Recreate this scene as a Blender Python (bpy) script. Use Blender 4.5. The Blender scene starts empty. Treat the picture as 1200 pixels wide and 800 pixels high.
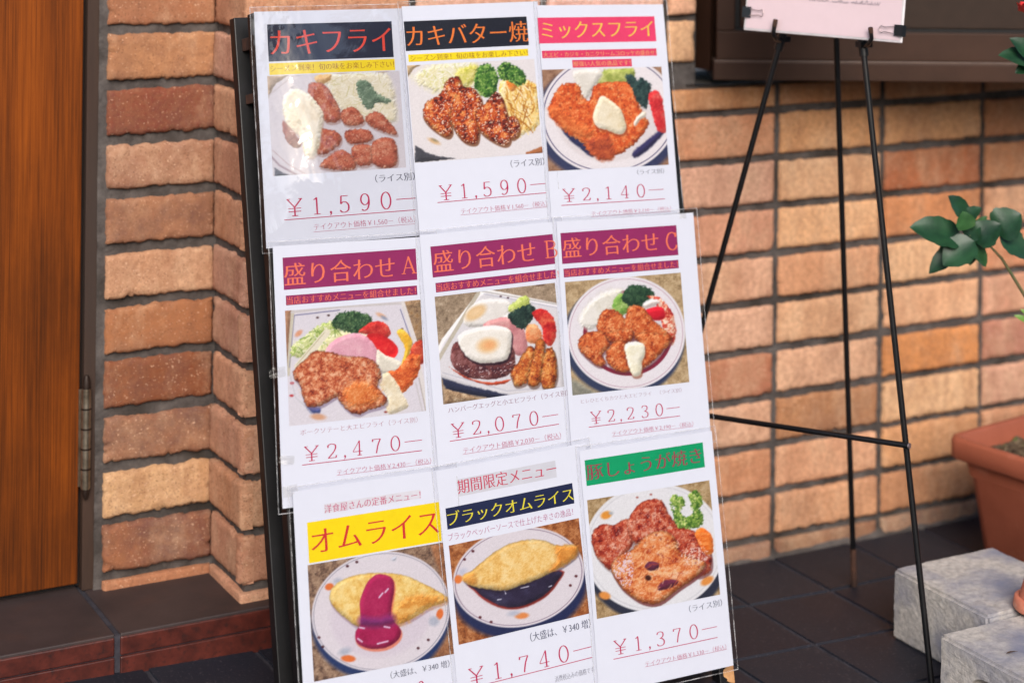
import bpy, bmesh, math, random
import numpy as np
from mathutils import Vector, Matrix

random.seed(7)
RNG = np.random.default_rng(7)
SC = bpy.context.scene
COL = SC.collection

# ---------------------------------------------------------------- camera
# world: X along the brick wall, Y into the wall, Z up; metres
CAM_H = 1.10
F_PX = 2250.0                      # focal length in pixels of the 1200 px wide photograph
PP = np.array([600.0, -172.0])     # principal point (the lens is shifted down)
RHO = 0.0105
RIGHT = np.array([0.8790, -0.4769, 0.0])
FWD = np.array([0.4769, 0.8790, 0.0])
CAMP = np.array([0.0, 0.0, CAM_H])

cd = bpy.data.cameras.new('camera')
cam = bpy.data.objects.new('camera', cd)
COL.objects.link(cam)
cam.location = (0, 0, CAM_H)
_r = Vector(RIGHT); _f = Vector(FWD); _u = Vector((0, 0, 1))
_rot = Matrix((_r, _u, -_f)).transposed()
cam.rotation_euler = (_rot @ Matrix.Rotation(RHO, 3, 'Z')).to_euler()
cd.sensor_width = 36.0
cd.lens = 36.0 * F_PX / 1200.0
cd.shift_y = -(400.0 - PP[1]) / 1200.0
cd.clip_start = 0.05
cd.clip_end = 3000
cd.dof.use_dof = True
cd.dof.focus_distance = 2.42
cd.dof.aperture_fstop = 2.9
SC.camera = cam

# ---------------------------------------------------------------- world, sun, exposure
SUN_EL = math.radians(32)
SUN_AZ = Vector((-0.38, -0.925, 0)).normalized()          # horizontal direction towards the sun
w = bpy.data.worlds.new('World'); SC.world = w
w.use_nodes = True
nt = w.node_tree
bg = nt.nodes['Background']
sky = nt.nodes.new('ShaderNodeTexSky')
sky.sky_type = 'NISHITA'
sky.sun_disc = False
sky.sun_elevation = SUN_EL
sky.sun_rotation = math.atan2(SUN_AZ.x, SUN_AZ.y)
sky.dust_density = 2.5
sky.ozone_density = 1.0
nt.links.new(sky.outputs['Color'], bg.inputs['Color'])
bg.inputs['Strength'].default_value = 0.11
sd = bpy.data.lights.new('sun', 'SUN')
sd.energy = 2.6
sd.angle = math.radians(35)
sd.color = (1.0, 0.95, 0.90)
sun = bpy.data.objects.new('sun', sd)
COL.objects.link(sun)
_d = Vector((SUN_AZ.x * math.cos(SUN_EL), SUN_AZ.y * math.cos(SUN_EL), math.sin(SUN_EL)))
sun.rotation_euler = _d.to_track_quat('Z', 'Y').to_euler()
sun.location = (-2, -3, 5)
SC.view_settings.view_transform = 'Standard'
SC.view_settings.look = 'None'
SC.view_settings.exposure = 0.44
SC.view_settings.gamma = 1.0
SC.view_settings.use_curve_mapping = False
SC.cycles.transparent_max_bounces = 24
SC.cycles.max_bounces = 8


# ---------------------------------------------------------------- measuring helpers (survey of the place)
def ray(p):
    d = np.array(p, float) - PP
    u = d[0] + d[1] * RHO
    v = -d[0] * RHO + d[1]
    return RIGHT * u / F_PX + FWD + np.array([0, 0, -v / F_PX])


def on_y(p, Y):
    r = ray(p); return CAMP + r * (Y / r[1])


def on_z(p, Z=0.0):
    r = ray(p); return CAMP + r * ((Z - CAM_H) / r[2])


def at_depth(p, d):
    return CAMP + ray(p) * d


# ---------------------------------------------------------------- numpy noise
def _hash(ix, iy, seed):
    n = (ix.astype(np.int64) * 374761393 + iy.astype(np.int64) * 668265263 + seed * 1442695041) & 0x7fffffff
    n = ((n ^ (n >> 13)) * 1274126177) & 0x7fffffff
    n = n ^ (n >> 16)
    return (n & 0xffff) / 65535.0


def vnoise(x, y, seed=0):
    ix = np.floor(x); iy = np.floor(y)
    fx = x - ix; fy = y - iy
    fx = fx * fx * (3 - 2 * fx); fy = fy * fy * (3 - 2 * fy)
    a = _hash(ix, iy, seed); b = _hash(ix + 1, iy, seed)
    c = _hash(ix, iy + 1, seed); d = _hash(ix + 1, iy + 1, seed)
    return a + (b - a) * fx + (c - a) * fy + (a - b - c + d) * fx * fy


def fbm(x, y, seed=0, octv=4):
    s = 0; a = 0.5; t = 0
    for k in range(octv):
        s = s + a * vnoise(x * 2 ** k, y * 2 ** k, seed + 17 * k); t += a; a *= 0.55
    return s / t


def lin(c):
    c = np.array(c, float) / 255.0
    return np.where(c <= 0.04045, c / 12.92, ((c + 0.055) / 1.055) ** 2.4)


def rgb(*c):
    l = lin(c)
    return (float(l[0]), float(l[1]), float(l[2]), 1.0)


# ---------------------------------------------------------------- material helpers
def new_mat(name):
    m = bpy.data.materials.new(name)
    m.use_nodes = True
    return m, m.node_tree.nodes, m.node_tree.links, m.node_tree.nodes['Principled BSDF']


def node(N, t, **kw):
    n = N.new(t)
    for k, v in kw.items():
        setattr(n, k, v)
    return n


def add_bump(N, L, P, scale, strength, dist=0.001, detail=6, coords='Object', stretch=None):
    tc = node(N, 'ShaderNodeTexCoord')
    src = tc.outputs[coords]
    if stretch:
        mp = node(N, 'ShaderNodeMapping'); mp.inputs['Scale'].default_value = stretch
        L.new(src, mp.inputs[0]); src = mp.outputs[0]
    nz = node(N, 'ShaderNodeTexNoise')
    nz.inputs['Scale'].default_value = scale
    nz.inputs['Detail'].default_value = detail
    nz.inputs['Roughness'].default_value = 0.6
    L.new(src, nz.inputs['Vector'])
    bp = node(N, 'ShaderNodeBump')
    bp.inputs['Strength'].default_value = strength
    bp.inputs['Distance'].default_value = dist
    L.new(nz.outputs['Fac'], bp.inputs['Height'])
    L.new(bp.outputs[0], P.inputs['Normal'])
    return nz, src


def noisy(name, c1, c2, scale=20, rough=0.7, bump=0.3, bscale=80, bdist=0.001, stretch=None, spec=0.5, lo=0.35, hi=0.65, metal=0.0, c3=None, s3=3.0, lo3=0.5, hi3=0.7):
    """procedural two (or three) tone material with a bump"""
    m, N, L, P = new_mat(name)
    nz, src = add_bump(N, L, P, bscale, bump, bdist, stretch=stretch)
    n2 = node(N, 'ShaderNodeTexNoise')
    n2.inputs['Scale'].default_value = scale; n2.inputs['Detail'].default_value = 8; n2.inputs['Roughness'].default_value = 0.65
    L.new(src, n2.inputs['Vector'])
    cr = node(N, 'ShaderNodeValToRGB')
    cr.color_ramp.elements[0].position = lo; cr.color_ramp.elements[0].color = c1
    cr.color_ramp.elements[1].position = hi; cr.color_ramp.elements[1].color = c2
    L.new(n2.outputs['Fac'], cr.inputs['Fac'])
    out = cr.outputs['Color']
    if c3:
        n3 = node(N, 'ShaderNodeTexNoise')
        n3.inputs['Scale'].default_value = s3; n3.inputs['Detail'].default_value = 6
        L.new(src, n3.inputs['Vector'])
        mr = node(N, 'ShaderNodeMapRange')
        mr.inputs['From Min'].default_value = lo3; mr.inputs['From Max'].default_value = hi3
        L.new(n3.outputs['Fac'], mr.inputs['Value'])
        mx = node(N, 'ShaderNodeMix', data_type='RGBA')
        L.new(mr.outputs[0], mx.inputs[0]); L.new(out, mx.inputs[6]); mx.inputs[7].default_value = c3
        out = mx.outputs[2]
    L.new(out, P.inputs['Base Color'])
    P.inputs['Roughness'].default_value = rough
    P.inputs['Specular IOR Level'].default_value = spec
    P.inputs['Metallic'].default_value = metal
    return m


def plain(name, c, rough=0.6, spec=0.5, metal=0.0, bump=0.1, bscale=150, bdist=0.0003, var=0.12):
    c = np.array(c)
    a = tuple(c[:3] * (1 - var)) + (1,); b = tuple(np.minimum(c[:3] * (1 + var), 1)) + (1,)
    return noisy(name, a, b, scale=60, rough=rough, bump=bump, bscale=bscale, bdist=bdist, spec=spec, metal=metal)


# ---------------------------------------------------------------- object helpers
def link(name, me, mat=None, parent=None, mats=None):
    o = bpy.data.objects.new(name, me)
    COL.objects.link(o)
    for m in (mats or ([mat] if mat else [])):
        me.materials.append(m)
    if parent is not None:
        o.parent = parent
    return o


def tag(o, label=None, cat=None, group=None, kind=None):
    if label: o['label'] = label
    if cat: o['category'] = cat
    if group: o['group'] = group
    if kind: o['kind'] = kind
    return o


def empty(name, loc=(0, 0, 0), mat=None):
    o = bpy.data.objects.new(name, None)
    COL.objects.link(o)
    o.empty_display_size = 0.05
    if mat is not None:
        o.matrix_world = mat
    else:
        o.location = loc
    return o


class MB:
    """collects geometry, becomes one mesh object"""
    def __init__(s):
        s.v = []; s.f = []; s.mi = []; s.sm = []

    def add(s, verts, faces, mi=0, smooth=False):
        b = len(s.v)
        s.v.extend([tuple(map(float, p)) for p in verts])
        for f in faces:
            s.f.append([i + b for i in f]); s.mi.append(mi); s.sm.append(smooth)

    def box(s, lo, hi, mi=0):
        (x0, y0, z0), (x1, y1, z1) = lo, hi
        v = [(x0, y0, z0), (x1, y0, z0), (x1, y1, z0), (x0, y1, z0), (x0, y0, z1), (x1, y0, z1), (x1, y1, z1), (x0, y1, z1)]
        s.add(v, [(0, 3, 2, 1), (4, 5, 6, 7), (0, 1, 5, 4), (1, 2, 6, 5), (2, 3, 7, 6), (3, 0, 4, 7)], mi)

    def tube(s, pts, r, n=12, mi=0, cap=True):
        pts = [Vector(p) for p in pts]
        rs = r if isinstance(r, (list, tuple)) else [r] * len(pts)
        rings = []
        prev = None
        for i, p in enumerate(pts):
            d = (pts[min(i + 1, len(pts) - 1)] - pts[max(i - 1, 0)]).normalized()
            if prev is None:
                a = d.orthogonal().normalized()
            else:
                a = (prev - d * prev.dot(d)).normalized()
            prev = a
            b = d.cross(a)
            rings.append([p + (a * math.cos(2 * math.pi * k / n) + b * math.sin(2 * math.pi * k / n)) * rs[i] for k in range(n)])
        v = [q for rg in rings for q in rg]
        f = []
        for i in range(len(pts) - 1):
            for k in range(n):
                k2 = (k + 1) % n
                f.append((i * n + k, i * n + k2, (i + 1) * n + k2, (i + 1) * n + k))
        s.add(v, f, mi, True)
        if cap:
            s.add(rings[0], [tuple(reversed(range(n)))], mi)
            s.add(rings[-1], [tuple(range(n))], mi)

    def grid(s, P, mi=0, smooth=True, flip=False):
        """P: array (ny, nx, 3)"""
        ny, nx = P.shape[:2]
        v = P.reshape(-1, 3)
        f = []
        for j in range(ny - 1):
            for i in range(nx - 1):
                q = (j * nx + i, j * nx + i + 1, (j + 1) * nx + i + 1, (j + 1) * nx + i)
                f.append(tuple(reversed(q)) if flip else q)
        s.add(v, f, mi, smooth)

    def mesh(s, name):
        me = bpy.data.meshes.new(name)
        me.from_pydata(s.v, [], s.f)
        me.polygons.foreach_set('material_index', s.mi)
        me.polygons.foreach_set('use_smooth', s.sm)
        me.update()
        return me

    def build(s, name, mat=None, parent=None, mats=None, bevel=0.0, seg=2):
        me = s.mesh(name)
        if bevel > 0:
            bm = bmesh.new(); bm.from_mesh(me)
            bmesh.ops.remove_doubles(bm, verts=bm.verts, dist=1e-6)
            bmesh.ops.bevel(bm, geom=list(bm.edges), offset=bevel, segments=seg, affect='EDGES', profile=0.5)
            bm.to_mesh(me); bm.free()
        return link(name, me, mat, parent, mats)


# ================================================================= MATERIALS
def brick_material():
    m, N, L, P = new_mat('fired_brick')
    at = node(N, 'ShaderNodeAttribute', attribute_name='tone')
    tc = node(N, 'ShaderNodeTexCoord')
    # per brick offset so that no two bricks share their blotches
    ofs = node(N, 'ShaderNodeVectorMath', operation='MULTIPLY_ADD')
    sx = node(N, 'ShaderNodeAttribute', attribute_name='seed')
    ofs.inputs[1].default_value = (40, 40, 40)
    L.new(sx.outputs['Color'], ofs.inputs[0]); L.new(tc.outputs['Object'], ofs.inputs[2])

    def nz(scale, det=8, rg=0.65, stretch=None):
        n = node(N, 'ShaderNodeTexNoise')
        n.inputs['Scale'].default_value = scale; n.inputs['Detail'].default_value = det; n.inputs['Roughness'].default_value = rg
        if stretch:
            mp = node(N, 'ShaderNodeMapping'); mp.inputs['Scale'].default_value = stretch
            L.new(ofs.outputs[0], mp.inputs[0]); L.new(mp.outputs[0], n.inputs['Vector'])
        else:
            L.new(ofs.outputs[0], n.inputs['Vector'])
        return n.outputs['Fac']

    def rng(v, a, b, lo=0.0, hi=1.0):
        r = node(N, 'ShaderNodeMapRange')
        r.inputs['From Min'].default_value = a; r.inputs['From Max'].default_value = b
        r.inputs['To Min'].default_value = lo; r.inputs['To Max'].default_value = hi
        L.new(v, r.inputs['Value']); return r.outputs[0]

    def mix(f, a, b, blend='MIX'):
        x = node(N, 'ShaderNodeMix', data_type='RGBA', blend_type=blend)
        if isinstance(f, float): x.inputs[0].default_value = f
        else: L.new(f, x.inputs[0])
        for s, v in ((6, a), (7, b)):
            if isinstance(v, tuple): x.inputs[s].default_value = v
            else: L.new(v, x.inputs[s])
        return x.outputs[2]
    c = at.outputs['Color']
    # burnt, purplish clouds; amount is stored in the alpha of the tone attribute
    burn = node(N, 'ShaderNodeMath', operation='MULTIPLY')
    L.new(rng(nz(13, 9, 0.7), 0.42, 0.66), burn.inputs[0]); L.new(at.outputs['Alpha'], burn.inputs[1])
    # orange fire marks and pale lime bloom
    c = mix(rng(nz(9, 6, 0.6, (1, 1, 0.55)), 0.50, 0.68, 0, 0.4), c, rgb(180, 118, 76))
    c = mix(rng(nz(11, 9, 0.75, (1, 1, 0.6)), 0.47, 0.68, 0, 0.5), c, rgb(224, 190, 156))
    c = mix(rng(nz(24, 8, 0.75, (1, 1, 0.3)), 0.46, 0.66, 0, 0.4), c, rgb(138, 88, 64))
    c = mix(burn.outputs[0], c, rgb(92, 64, 62))
    # fine sandy grain
    c = mix(rng(nz(120, 8, 0.75), 0.40, 0.60, 0.0, 0.42), c, rgb(138, 94, 66))
    c = mix(rng(nz(420, 2, 0.5), 0.60, 0.68, 0.0, 0.55), c, rgb(92, 60, 46))
    c = mix(rng(nz(330, 2, 0.5), 0.64, 0.72, 0.0, 0.5), c, rgb(228, 190, 160))
    L.new(c, P.inputs['Base Color'])
    P.inputs['Roughness'].default_value = 0.88
    P.inputs['Specular IOR Level'].default_value = 0.25
    b1 = node(N, 'ShaderNodeBump'); b1.inputs['Strength'].default_value = 0.55; b1.inputs['Distance'].default_value = 0.002
    L.new(nz(55, 10, 0.7), b1.inputs['Height'])
    b2 = node(N, 'ShaderNodeBump'); b2.inputs['Strength'].default_value = 0.7; b2.inputs['Distance'].default_value = 0.0012
    L.new(nz(300, 4, 0.7), b2.inputs['Height']); L.new(b1.outputs[0], b2.inputs['Normal'])
    L.new(b2.outputs[0], P.inputs['Normal'])
    return m


def wood_material(name, dark, mid, light):
    m, N, L, P = new_mat(name)
    tc = node(N, 'ShaderNodeTexCoord')

    def nz(stretch, scale, det=8, rg=0.6, dist=0.0):
        mp = node(N, 'ShaderNodeMapping'); mp.inputs['Scale'].default_value = stretch
        L.new(tc.outputs['Object'], mp.inputs[0])
        n = node(N, 'ShaderNodeTexNoise'); n.inputs['Scale'].default_value = scale
        n.inputs['Detail'].default_value = det; n.inputs['Roughness'].default_value = rg; n.inputs['Distortion'].default_value = dist
        L.new(mp.outputs[0], n.inputs['Vector']); return n.outputs['Fac']
    fine = nz((1, 1, 0.012), 420, 5, 0.7)
    broad = nz((1, 1, 0.05), 22, 6, 0.55, 0.4)
    cr = node(N, 'ShaderNodeValToRGB')
    cr.color_ramp.elements[0].position = 0.33; cr.color_ramp.elements[0].color = dark
    cr.color_ramp.elements[1].position = 0.72; cr.color_ramp.elements[1].color = light
    e = cr.color_ramp.elements.new(0.5); e.color = mid
    mx = node(N, 'ShaderNodeMath', operation='MULTIPLY_ADD'); mx.inputs[1].default_value = 0.55
    sc2 = node(N, 'ShaderNodeMath', operation='MULTIPLY'); sc2.inputs[1].default_value = 0.45
    L.new(broad, sc2.inputs[0]); L.new(fine, mx.inputs[0]); L.new(sc2.outputs[0], mx.inputs[2])
    L.new(mx.outputs[0], cr.inputs['Fac'])
    # weathered patches
    wz = nz((1, 1, 0.5), 5, 7, 0.65)
    mr = node(N, 'ShaderNodeMapRange'); mr.inputs['From Min'].default_value = 0.45; mr.inputs['From Max'].default_value = 0.75
    mr.inputs['To Max'].default_value = 0.6
    L.new(wz, mr.inputs['Value'])
    mm = node(N, 'ShaderNodeMix', data_type='RGBA'); L.new(mr.outputs[0], mm.inputs[0]); L.new(cr.outputs['Color'], mm.inputs[6])
    mm.inputs[7].default_value = dark
    L.new(mm.outputs[2], P.inputs['Base Color'])
    P.inputs['Roughness'].default_value = 0.5
    P.inputs['Specular IOR Level'].default_value = 0.22
    bp = node(N, 'ShaderNodeBump'); bp.inputs['Strength'].default_value = 0.35; bp.inputs['Distance'].default_value = 0.0006
    L.new(fine, bp.inputs['Height']); L.new(bp.outputs[0], P.inputs['Normal'])
    return m


M = {}
M['brick'] = brick_material()
M['mortar'] = noisy('grey_mortar', rgb(66, 61, 59), rgb(98, 92, 89), scale=35, rough=0.95, bump=0.9, bscale=120, bdist=0.003, spec=0.2, c3=rgb(52, 47, 43), s3=9)
M['door'] = wood_material('varnished_door_wood', rgb(40, 18, 4), rgb(112, 53, 8), rgb(158, 80, 16))
M['door_frame'] = noisy('dark_door_frame', rgb(56, 40, 32), rgb(84, 62, 50), scale=18, rough=0.6, spec=0.2, bump=0.15, bscale=60, stretch=(1, 1, 0.1), c3=rgb(62, 52, 48), s3=6)
M['dark_gap'] = plain('black_gap_shade', rgb(18, 16, 16), rough=0.8)  # near-black colour standing in for the shade inside narrow gaps
M['steel'] = noisy('tarnished_steel', rgb(112, 100, 84), rgb(178, 166, 148), scale=40, rough=0.34, bump=0.2, bscale=120, metal=0.9)
M['hinge_dark'] = plain('dark_hinge_ring', rgb(48, 36, 30), rough=0.5, metal=0.5)
M['window_brown'] = noisy('brown_window_paint', rgb(52, 32, 22), rgb(61, 39, 28), scale=14, spec=0.25, rough=0.55, bump=0.12, bscale=90, bdist=0.0005, c3=rgb(48, 32, 25), s3=5)
M['window_lip'] = plain('brown_sill_lip', rgb(92, 72, 62), rough=0.4)
M['pane'] = plain('brown_tinted_pane', rgb(48, 35, 28), rough=0.3, bump=0.03)
M['tile'] = None
M['grout'] = noisy('floor_grout', rgb(46, 45, 51), rgb(64, 62, 69), scale=60, rough=0.9, bump=0.4, bscale=200, spec=0.2)
M['tread'] = noisy('step_tread_tile', rgb(48, 38, 38), rgb(62, 50, 49), scale=10, rough=0.62, bump=0.25, bscale=130, bdist=0.0008, c3=rgb(66, 48, 44), s3=16, lo3=0.58, hi3=0.8)
M['riser'] = noisy('red_step_riser', rgb(58, 24, 20), rgb(88, 38, 30), scale=45, rough=0.4, bump=0.15, bscale=160, c3=rgb(50, 26, 24), s3=120, lo3=0.55, hi3=0.72)
M['black_paint'] = noisy('black_painted_wood', rgb(8, 8, 10), rgb(15, 15, 18), scale=14, rough=0.45, bump=0.2, bscale=70, c3=rgb(26, 25, 29), s3=24, lo3=0.58, hi3=0.8)
M['raw_wood'] = noisy('chipped_raw_wood', rgb(150, 100, 60), rgb(206, 158, 108), scale=30, rough=0.8, bump=0.5, bscale=90, stretch=(1, 1, 0.2))
M['paper'] = plain('white_print_paper', rgb(198, 201, 213), rough=0.55, spec=0.3, bump=0.12, bscale=40, bdist=0.0008, var=0.008)
M['iron'] = noisy('black_iron_rod', rgb(7, 7, 9), rgb(14, 14, 17), scale=60, rough=0.35, bump=0.25, bscale=200, bdist=0.0005, c3=rgb(36, 28, 25), s3=50, lo3=0.62, hi3=0.75)
M['rust'] = noisy('rusted_iron', rgb(38, 24, 19), rgb(78, 48, 34), scale=70, rough=0.85, bump=0.5, bscale=200)
M['pink'] = plain('pink_notice_paper', rgb(216, 194, 199), rough=0.5, bump=0.15, bscale=12, bdist=0.001, var=0.015)
M['whiteboard'] = plain('white_foam_board', rgb(206, 201, 203), rough=0.6)
M['clip'] = plain('black_clip_steel', rgb(22, 26, 30), rough=0.35)
M['wire'] = plain('bare_wire', rgb(176, 160, 160), rough=0.3, metal=0.8)
M['ink_grey'] = plain('grey_ink', rgb(150, 140, 150), rough=0.6)
M['concrete'] = noisy('weathered_concrete_block', rgb(158, 153, 148), rgb(198, 191, 184), scale=110, rough=0.95, bump=0.7, bscale=300, bdist=0.0016, spec=0.2, c3=rgb(128, 130, 146), s3=14, lo3=0.42, hi3=0.7)
M['terracotta_plastic'] = noisy('terracotta_planter_plastic', rgb(146, 78, 56), rgb(166, 92, 68), scale=8, rough=0.55, bump=0.2, bscale=50, bdist=0.0006, c3=rgb(186, 120, 98), s3=20, lo3=0.6, hi3=0.8)
M['terracotta'] = noisy('terracotta_clay', rgb(186, 104, 80), rgb(222, 146, 118), scale=16, rough=0.85, bump=0.3, bscale=120, c3=rgb(228, 176, 152), s3=24, lo3=0.55, hi3=0.7)
M['soil'] = noisy('potting_soil', rgb(52, 40, 32), rgb(120, 104, 84), scale=130, rough=1.0, bump=1.0, bscale=160, bdist=0.004, spec=0.1, c3=rgb(92, 104, 60), s3=70, lo3=0.6, hi3=0.68)
M['leaf'] = noisy('dark_rose_leaf', rgb(15, 46, 28), rgb(34, 72, 44), scale=25, rough=0.4, bump=0.4, bscale=60, bdist=0.001, spec=0.4)
M['leaf_pale'] = noisy('mid_green_rose_leaf', rgb(28, 62, 32), rgb(52, 92, 50), scale=30, rough=0.45, bump=0.5, bscale=70, bdist=0.001, spec=0.4, c3=rgb(84, 96, 54), s3=14, lo3=0.6, hi3=0.8)
M['young_leaf'] = noisy('young_green_leaf', rgb(70, 112, 42), rgb(120, 150, 60), scale=25, rough=0.5, bump=0.3, bscale=60)
M['stem'] = noisy('rose_stem', rgb(58, 74, 40), rgb(96, 84, 52), scale=40, rough=0.6, bump=0.3)
M['petal'] = noisy('red_rose_petal', rgb(160, 18, 22), rgb(214, 50, 44), scale=30, rough=0.55, bump=0.2)
M['dry_leaf'] = noisy('dry_leaf', rgb(60, 44, 38), rgb(90, 66, 52), scale=60, rough=0.9)
M['house_dark'] = noisy('dark_render_wall', rgb(58, 48, 42), rgb(76, 64, 56), scale=3, rough=0.9)
M['asphalt'] = noisy('street_asphalt', rgb(58, 58, 60), rgb(84, 84, 86), scale=120, rough=0.95, bump=0.6, bscale=200, bdist=0.004)


def tile_material():
    m, N, L, P = new_mat('charcoal_floor_tile')
    at = node(N, 'ShaderNodeAttribute', attribute_name='tone')
    nz, src = add_bump(N, L, P, 150, 0.3, 0.0008)
    n2 = node(N, 'ShaderNodeTexNoise'); n2.inputs['Scale'].default_value = 7; n2.inputs['Detail'].default_value = 8
    L.new(src, n2.inputs['Vector'])
    mr = node(N, 'ShaderNodeMapRange'); mr.inputs['From Min'].default_value = 0.4; mr.inputs['From Max'].default_value = 0.75; mr.inputs['To Max'].default_value = 0.6
    L.new(n2.outputs['Fac'], mr.inputs['Value'])
    mx = node(N, 'ShaderNodeMix', data_type='RGBA'); L.new(mr.outputs[0], mx.inputs[0]); L.new(at.outputs['Color'], mx.inputs[6])
    mx.inputs[7].default_value = rgb(36, 36, 43)
    n3 = node(N, 'ShaderNodeTexNoise'); n3.inputs['Scale'].default_value = 260; n3.inputs['Detail'].default_value = 2
    L.new(src, n3.inputs['Vector'])
    m3 = node(N, 'ShaderNodeMapRange'); m3.inputs['From Min'].default_value = 0.62; m3.inputs['From Max'].default_value = 0.70; m3.inputs['To Max'].default_value = 0.6
    L.new(n3.outputs['Fac'], m3.inputs['Value'])
    mx2 = node(N, 'ShaderNodeMix', data_type='RGBA'); L.new(m3.outputs[0], mx2.inputs[0]); L.new(mx.outputs[2], mx2.inputs[6])
    mx2.inputs[7].default_value = rgb(74, 70, 76)
    L.new(mx2.outputs[2], P.inputs['Base Color'])
    rr = node(N, 'ShaderNodeMapRange'); rr.inputs['To Min'].default_value = 0.45; rr.inputs['To Max'].default_value = 0.75
    L.new(n2.outputs['Fac'], rr.inputs['Value']); L.new(rr.outputs[0], P.inputs['Roughness'])
    P.inputs['Specular IOR Level'].default_value = 0.4
    return m


M['tile'] = tile_material()


def sleeve_material(ior=1.34, bump=0.5, rough=0.12, tint=(0.975, 0.975, 0.98, 1)):
    m, N, L, P = new_mat('clear_plastic_film')
    N.remove(P)
    out = N['Material Output']
    tr = node(N, 'ShaderNodeBsdfTransparent'); tr.inputs[0].default_value = tint
    gl = node(N, 'ShaderNodeBsdfGlossy'); gl.inputs['Roughness'].default_value = rough
    # reflectance of a thin film, the same from both faces (Schlick)
    f0 = ((ior - 1) / (ior + 1)) ** 2 * 1.7
    lw = node(N, 'ShaderNodeLayerWeight'); lw.inputs['Blend'].default_value = 0.5
    pw = node(N, 'ShaderNodeMath', operation='POWER'); pw.inputs[1].default_value = 5.0
    L.new(lw.outputs['Facing'], pw.inputs[0])
    fr = node(N, 'ShaderNodeMath', operation='MULTIPLY_ADD'); fr.inputs[1].default_value = 1 - f0; fr.inputs[2].default_value = f0
    L.new(pw.outputs[0], fr.inputs[0])
    tc = node(N, 'ShaderNodeTexCoord')
    nz = node(N, 'ShaderNodeTexNoise'); nz.inputs['Scale'].default_value = 16; nz.inputs['Detail'].default_value = 4
    nz.inputs['Distortion'].default_value = 0.8
    L.new(tc.outputs['Object'], nz.inputs['Vector'])
    bp = node(N, 'ShaderNodeBump'); bp.inputs['Strength'].default_value = bump; bp.inputs['Distance'].default_value = 0.002
    L.new(nz.outputs['Fac'], bp.inputs['Height'])
    L.new(bp.outputs[0], gl.inputs['Normal']); L.new(bp.outputs[0], lw.inputs['Normal'])
    mx = node(N, 'ShaderNodeMixShader')
    L.new(fr.outputs[0], mx.inputs[0]); L.new(tr.outputs[0], mx.inputs[1]); L.new(gl.outputs[0], mx.inputs[2])
    L.new(mx.outputs[0], out.inputs['Surface'])
    return m


M['film'] = sleeve_material()
M['cellophane'] = sleeve_material(1.72, 0.5, 0.10, (0.97, 0.97, 0.975, 1))
M['tape'] = sleeve_material(1.35, 0.8, 0.25, (0.93, 0.92, 0.90, 1))


def edge_glint_material():  # whitish, patchy colour standing in for glints along the sleeve edges
    m, N, L, P = new_mat('plastic_edge_glint')
    P.inputs['Base Color'].default_value = (0.62, 0.62, 0.64, 1); P.inputs['Roughness'].default_value = 0.25
    out = N['Material Output']
    tr = node(N, 'ShaderNodeBsdfTransparent')
    tc = node(N, 'ShaderNodeTexCoord'); nz = node(N, 'ShaderNodeTexNoise'); nz.inputs['Scale'].default_value = 70; nz.inputs['Detail'].default_value = 3
    L.new(tc.outputs['Object'], nz.inputs['Vector'])
    mr = node(N, 'ShaderNodeMapRange'); mr.inputs['From Min'].default_value = 0.35; mr.inputs['From Max'].default_value = 0.7
    mr.inputs['To Min'].default_value = 0.12; mr.inputs['To Max'].default_value = 0.65
    L.new(nz.outputs['Fac'], mr.inputs['Value'])
    mx = node(N, 'ShaderNodeMixShader'); L.new(mr.outputs[0], mx.inputs[0]); L.new(tr.outputs[0], mx.inputs[1]); L.new(P.outputs[0], mx.inputs[2])
    L.new(mx.outputs[0], out.inputs['Surface'])
    return m


M['edge_glint'] = edge_glint_material()


def print_material():
    m, N, L, P = new_mat('printed_food_photo')
    at = node(N, 'ShaderNodeAttribute', attribute_name='print')
    L.new(at.outputs['Color'], P.inputs['Base Color'])
    P.inputs['Roughness'].default_value = 0.4
    P.inputs['Specular IOR Level'].default_value = 0.4
    return m


M['print'] = print_material()
INK = {}


def ink(c):
    k = tuple(c)
    if k not in INK:
        INK[k] = plain('print_ink', tuple(0.70 * v for v in rgb(*c)[:3]) + (1.0,), rough=0.5, spec=0.3, var=0.04, bump=0.05)
    return INK[k]


# ================================================================= SETTING: ground and floor
def floor_z(X):
    return float(np.clip((1.80 - X) / 0.87, 0, 1.6)) * 0.026


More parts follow.
